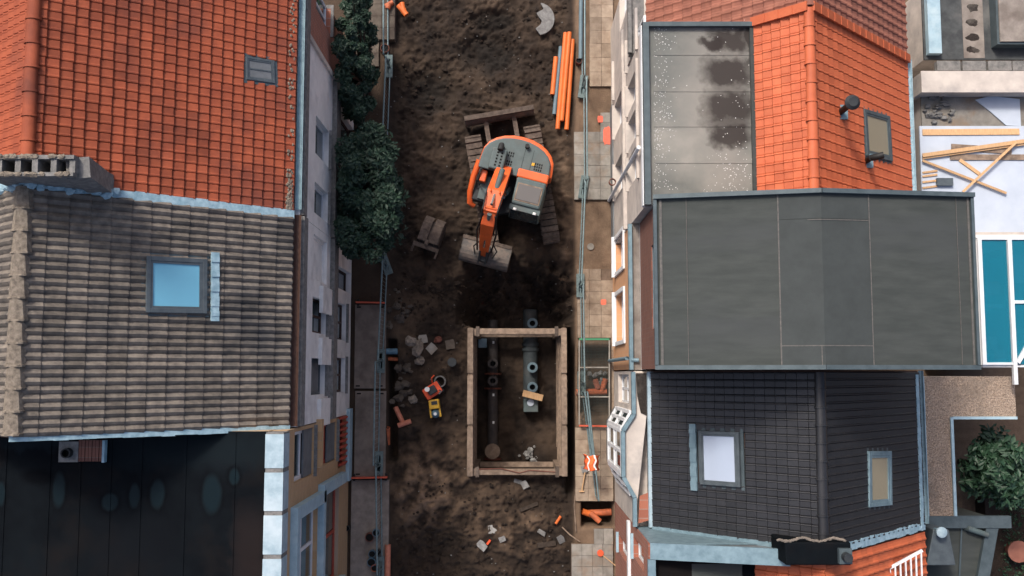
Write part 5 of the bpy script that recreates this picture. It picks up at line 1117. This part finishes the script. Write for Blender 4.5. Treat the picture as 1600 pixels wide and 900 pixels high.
# high-visibility vest hung over the barriers, and a shovel
vt = thing('safety_vest', 'orange high-visibility vest with reflective bands draped over the barriers', 'vest', W(926, 724, 1.1))
c = W(926, 724, 1.15); n = 12; vs = []; fs = []
for i in range(n+1):
    for j in range(n+1):
        u, v = i/n-.5, j/n-.5; d = abs(u)*2; wdt = .42*(1-.15*math.cos(v*6))
        vs.append((c.x+u*wdt+.03*math.sin(v*9+u*3), c.y+v*.4+.02*math.sin(u*11), 1.16-.42*d**2.2+.03*noise.noise(Vector((u*5, v*5, 1)))-.05*abs(v)))
for i in range(n):
    for j in range(n): fs.append((i*(n+1)+j, (i+1)*(n+1)+j, (i+1)*(n+1)+j+1, i*(n+1)+j+1))
o = MB().add(vs, fs).build('cloth', 'hivis', vt, True); mo = o.modifiers.new('thick', 'SOLIDIFY'); mo.thickness = .012
for col in (3, 8):
    m = MB(); 
    for j in range(n): a, b_ = Vector(vs[col*(n+1)+j])+Vector((0, 0, .012)), Vector(vs[col*(n+1)+j+1])+Vector((0, 0, .012)); m.bar(a, b_+(b_-a)*.05, .05, .008)
    m.build('reflective_band', 'reflect', vt)
sv = thing('shovel', 'wooden-handled shovel lying below the safety vest', 'shovel', W(912, 755, 0)); p, q = W(914, 738, .1), W(909, 768, .06)
MB().tube([p, q], .02, 8).build('handle', 'wood', sv, True); p2 = W(912, 728, .1); MB().bar(p, p2, .17, .02).build('blade', 'rubble', sv); MB().tube([q+Vector((-.07, 0, 0)), q+Vector((.07, 0, 0))], .02, 8).build('grip', 'wood', sv, True)
for i, (pts, lab) in enumerate((([(900, 758), (897, 790), (900, 830)], 'thin wooden lath standing along the right trench edge'), ([(878, 823), (890, 835), (906, 846)], 'thin lath lying at the right pavement corner'))):
    q = [G(*p, .05) for p in pts]; tag(MB().tube(q, .018, 6).build('wood_lath', 'wood_old'), lab, 'lath')
tag(MB().bar(G(812, 797, .05), G(840, 786, .07), .1, .05).build('timber_offcut', 'bark'), 'dark timber offcut lying in the lower dirt', 'board'); tag(MB().tube([G(868, 818, .06), G(876, 806, .08)], .04, 10).build('orange_tube', 'orange_pvc'), 'short orange tube in the lower right dirt', 'pipe'); tag(MB().bar(G(840, 852, .03), G(868, 848, .04), .14, .06).build('timber_offcut', 'bark'), 'dark board half buried by the right pavement', 'board'); tag(MB().bar(G(761, 850, .06), G(766, 843, .06), .06, .03).build('marker_strip', 'red_orange'), 'small orange strip on the leftmost pale shard', 'strip')
# spray marks on the right pavement
for px, py, sx, sy, lab in ((949, 212, .12, .26, 'large orange sprayed bar on the grey slabs'), (938, 186, .08, .1, 'small orange sprayed spot above the bar'), (943, 472, .08, .08, 'faint red sprayed spot on the middle pavement')):
    p = W(px, py, .03); m = MB(); n = 22; m.prism([(p.x+sx*math.copysign(abs(math.cos(2*math.pi*k/n))**.5, math.cos(2*math.pi*k/n))*(1+.25*noise.noise(Vector((k*.8, px, 0)))), p.y+sy*math.copysign(abs(math.sin(2*math.pi*k/n))**.5, math.sin(2*math.pi*k/n))*(1+.25*noise.noise(Vector((k*.9, py, 3))))) for k in range(n)], .0, .028); tag(m.build('spray_mark', 'spray'), lab, 'paint mark')
p = W(938, 864, .03); t = thing('marking_stick', 'stick with round orange head lying on the lower right pavement', 'marker', p); MB().tube([(p.x, p.y, .02), (p.x, p.y, .07)], .09, 16).build('head', 'red_orange', t, True); q = W(962, 884, .05); MB().tube([(p.x+.05, p.y-.05, .05), (q.x, q.y, .05)], .012, 6).build('stick', 'wood', t)
# ================================================================ small machines and the concrete ring
p = G(688, 596); m = MB(); m.ring((p.x, p.y, p.z-.02), (0, 0, 1), .17, .135, .22, 22); tag(m.build('concrete_ring', 'rubble', smooth=True), 'small concrete ring beside the orange compactor', 'ring')
p = G(677, 610); mc = thing('plate_compactor', 'orange plate compactor beside the concrete ring', 'compactor', p, R(33))
MB().box(-.27, .27, -.19, .19, .02, .09).build('base_plate', 'ex_dark', mc, bevel=.02); MB().box(-.25, .25, -.17, .17, .3, .42).build('cover', 'red_orange', mc, bevel=.03); MB().box(-.12, .14, -.1, .12, .42, .6).build('engine', 'ex_dark', mc, bevel=.03); MB().tube([(-.08, .1, .6), (-.08, .1, .68)], .07, 14).build('air_filter', 'reflect', mc, True); MB().tube([(.1, .16, .3), (.2, .3, .7), (.3, .32, .75)], .02, 8).build('handle', 'red_orange', mc, True); MB().tube([(.18, -.1, .42), (.22, -.16, .5), (.12, -.18, .5)], .025, 8).build('pipe_guard', 'chrome', mc, True)
MB().box(-.2, .2, -.14, .14, .09, .3).build('housing', 'ex_dark', mc)
p = G(681, 637); mc = thing('trench_rammer', 'yellow compactor with blue black engine, below the orange one', 'compactor', p, R(8))
MB().box(-.16, .16, -.26, .26, .02, .12).build('base_plate', 'ex_dark', mc, bevel=.02); MB().box(-.15, .15, -.02, .25, .12, .5).build('cover', 'yellow', mc, bevel=.03); 
for x in (-.16, .11): MB().box(x, x+.05, -.26, .0, .35, .42).build('frame_bar', 'yellow', mc)
MB().tube([(0, -.16, .12), (0, -.16, .42), (0, -.16, .5)], [.12, .12, .06], 14).build('engine', 'blue_pvc', mc, True); MB().tube([(0, -.16, .5), (0, -.16, .54)], .045, 12).build('engine_cap', 'reflect', mc, True); MB().box(-.07, .1, .1, .2, .5, .52).build('panel', 'ex_dark', mc)
p = G(707, 566); m = MB(); m.tube([(p.x, p.y, p.z), (p.x, p.y, p.z+.28)], [.12, .13], 14); t = m.build('bucket_pail', 'ex_dark', smooth=True); tag(t, 'black pail left of the trench box', 'pail')
p = W(754, 536, -2.9); tag(MB().box(p.x-.14, p.x+.14, p.y-.15, p.y+.15, -3.0, -2.88).build('paper_bag', 'blue_paint', bevel=.03), 'crumpled pale blue bag in the upper left trench corner', 'bag')
p = W(923, 385, 0); tag(MB().tube([(p.x, p.y, -.07), (p.x, p.y, -.03)], .1, 18).build('valve_cover', 'paver_grey', smooth=True), 'small round pale valve cover in the sandy strip', 'cover')
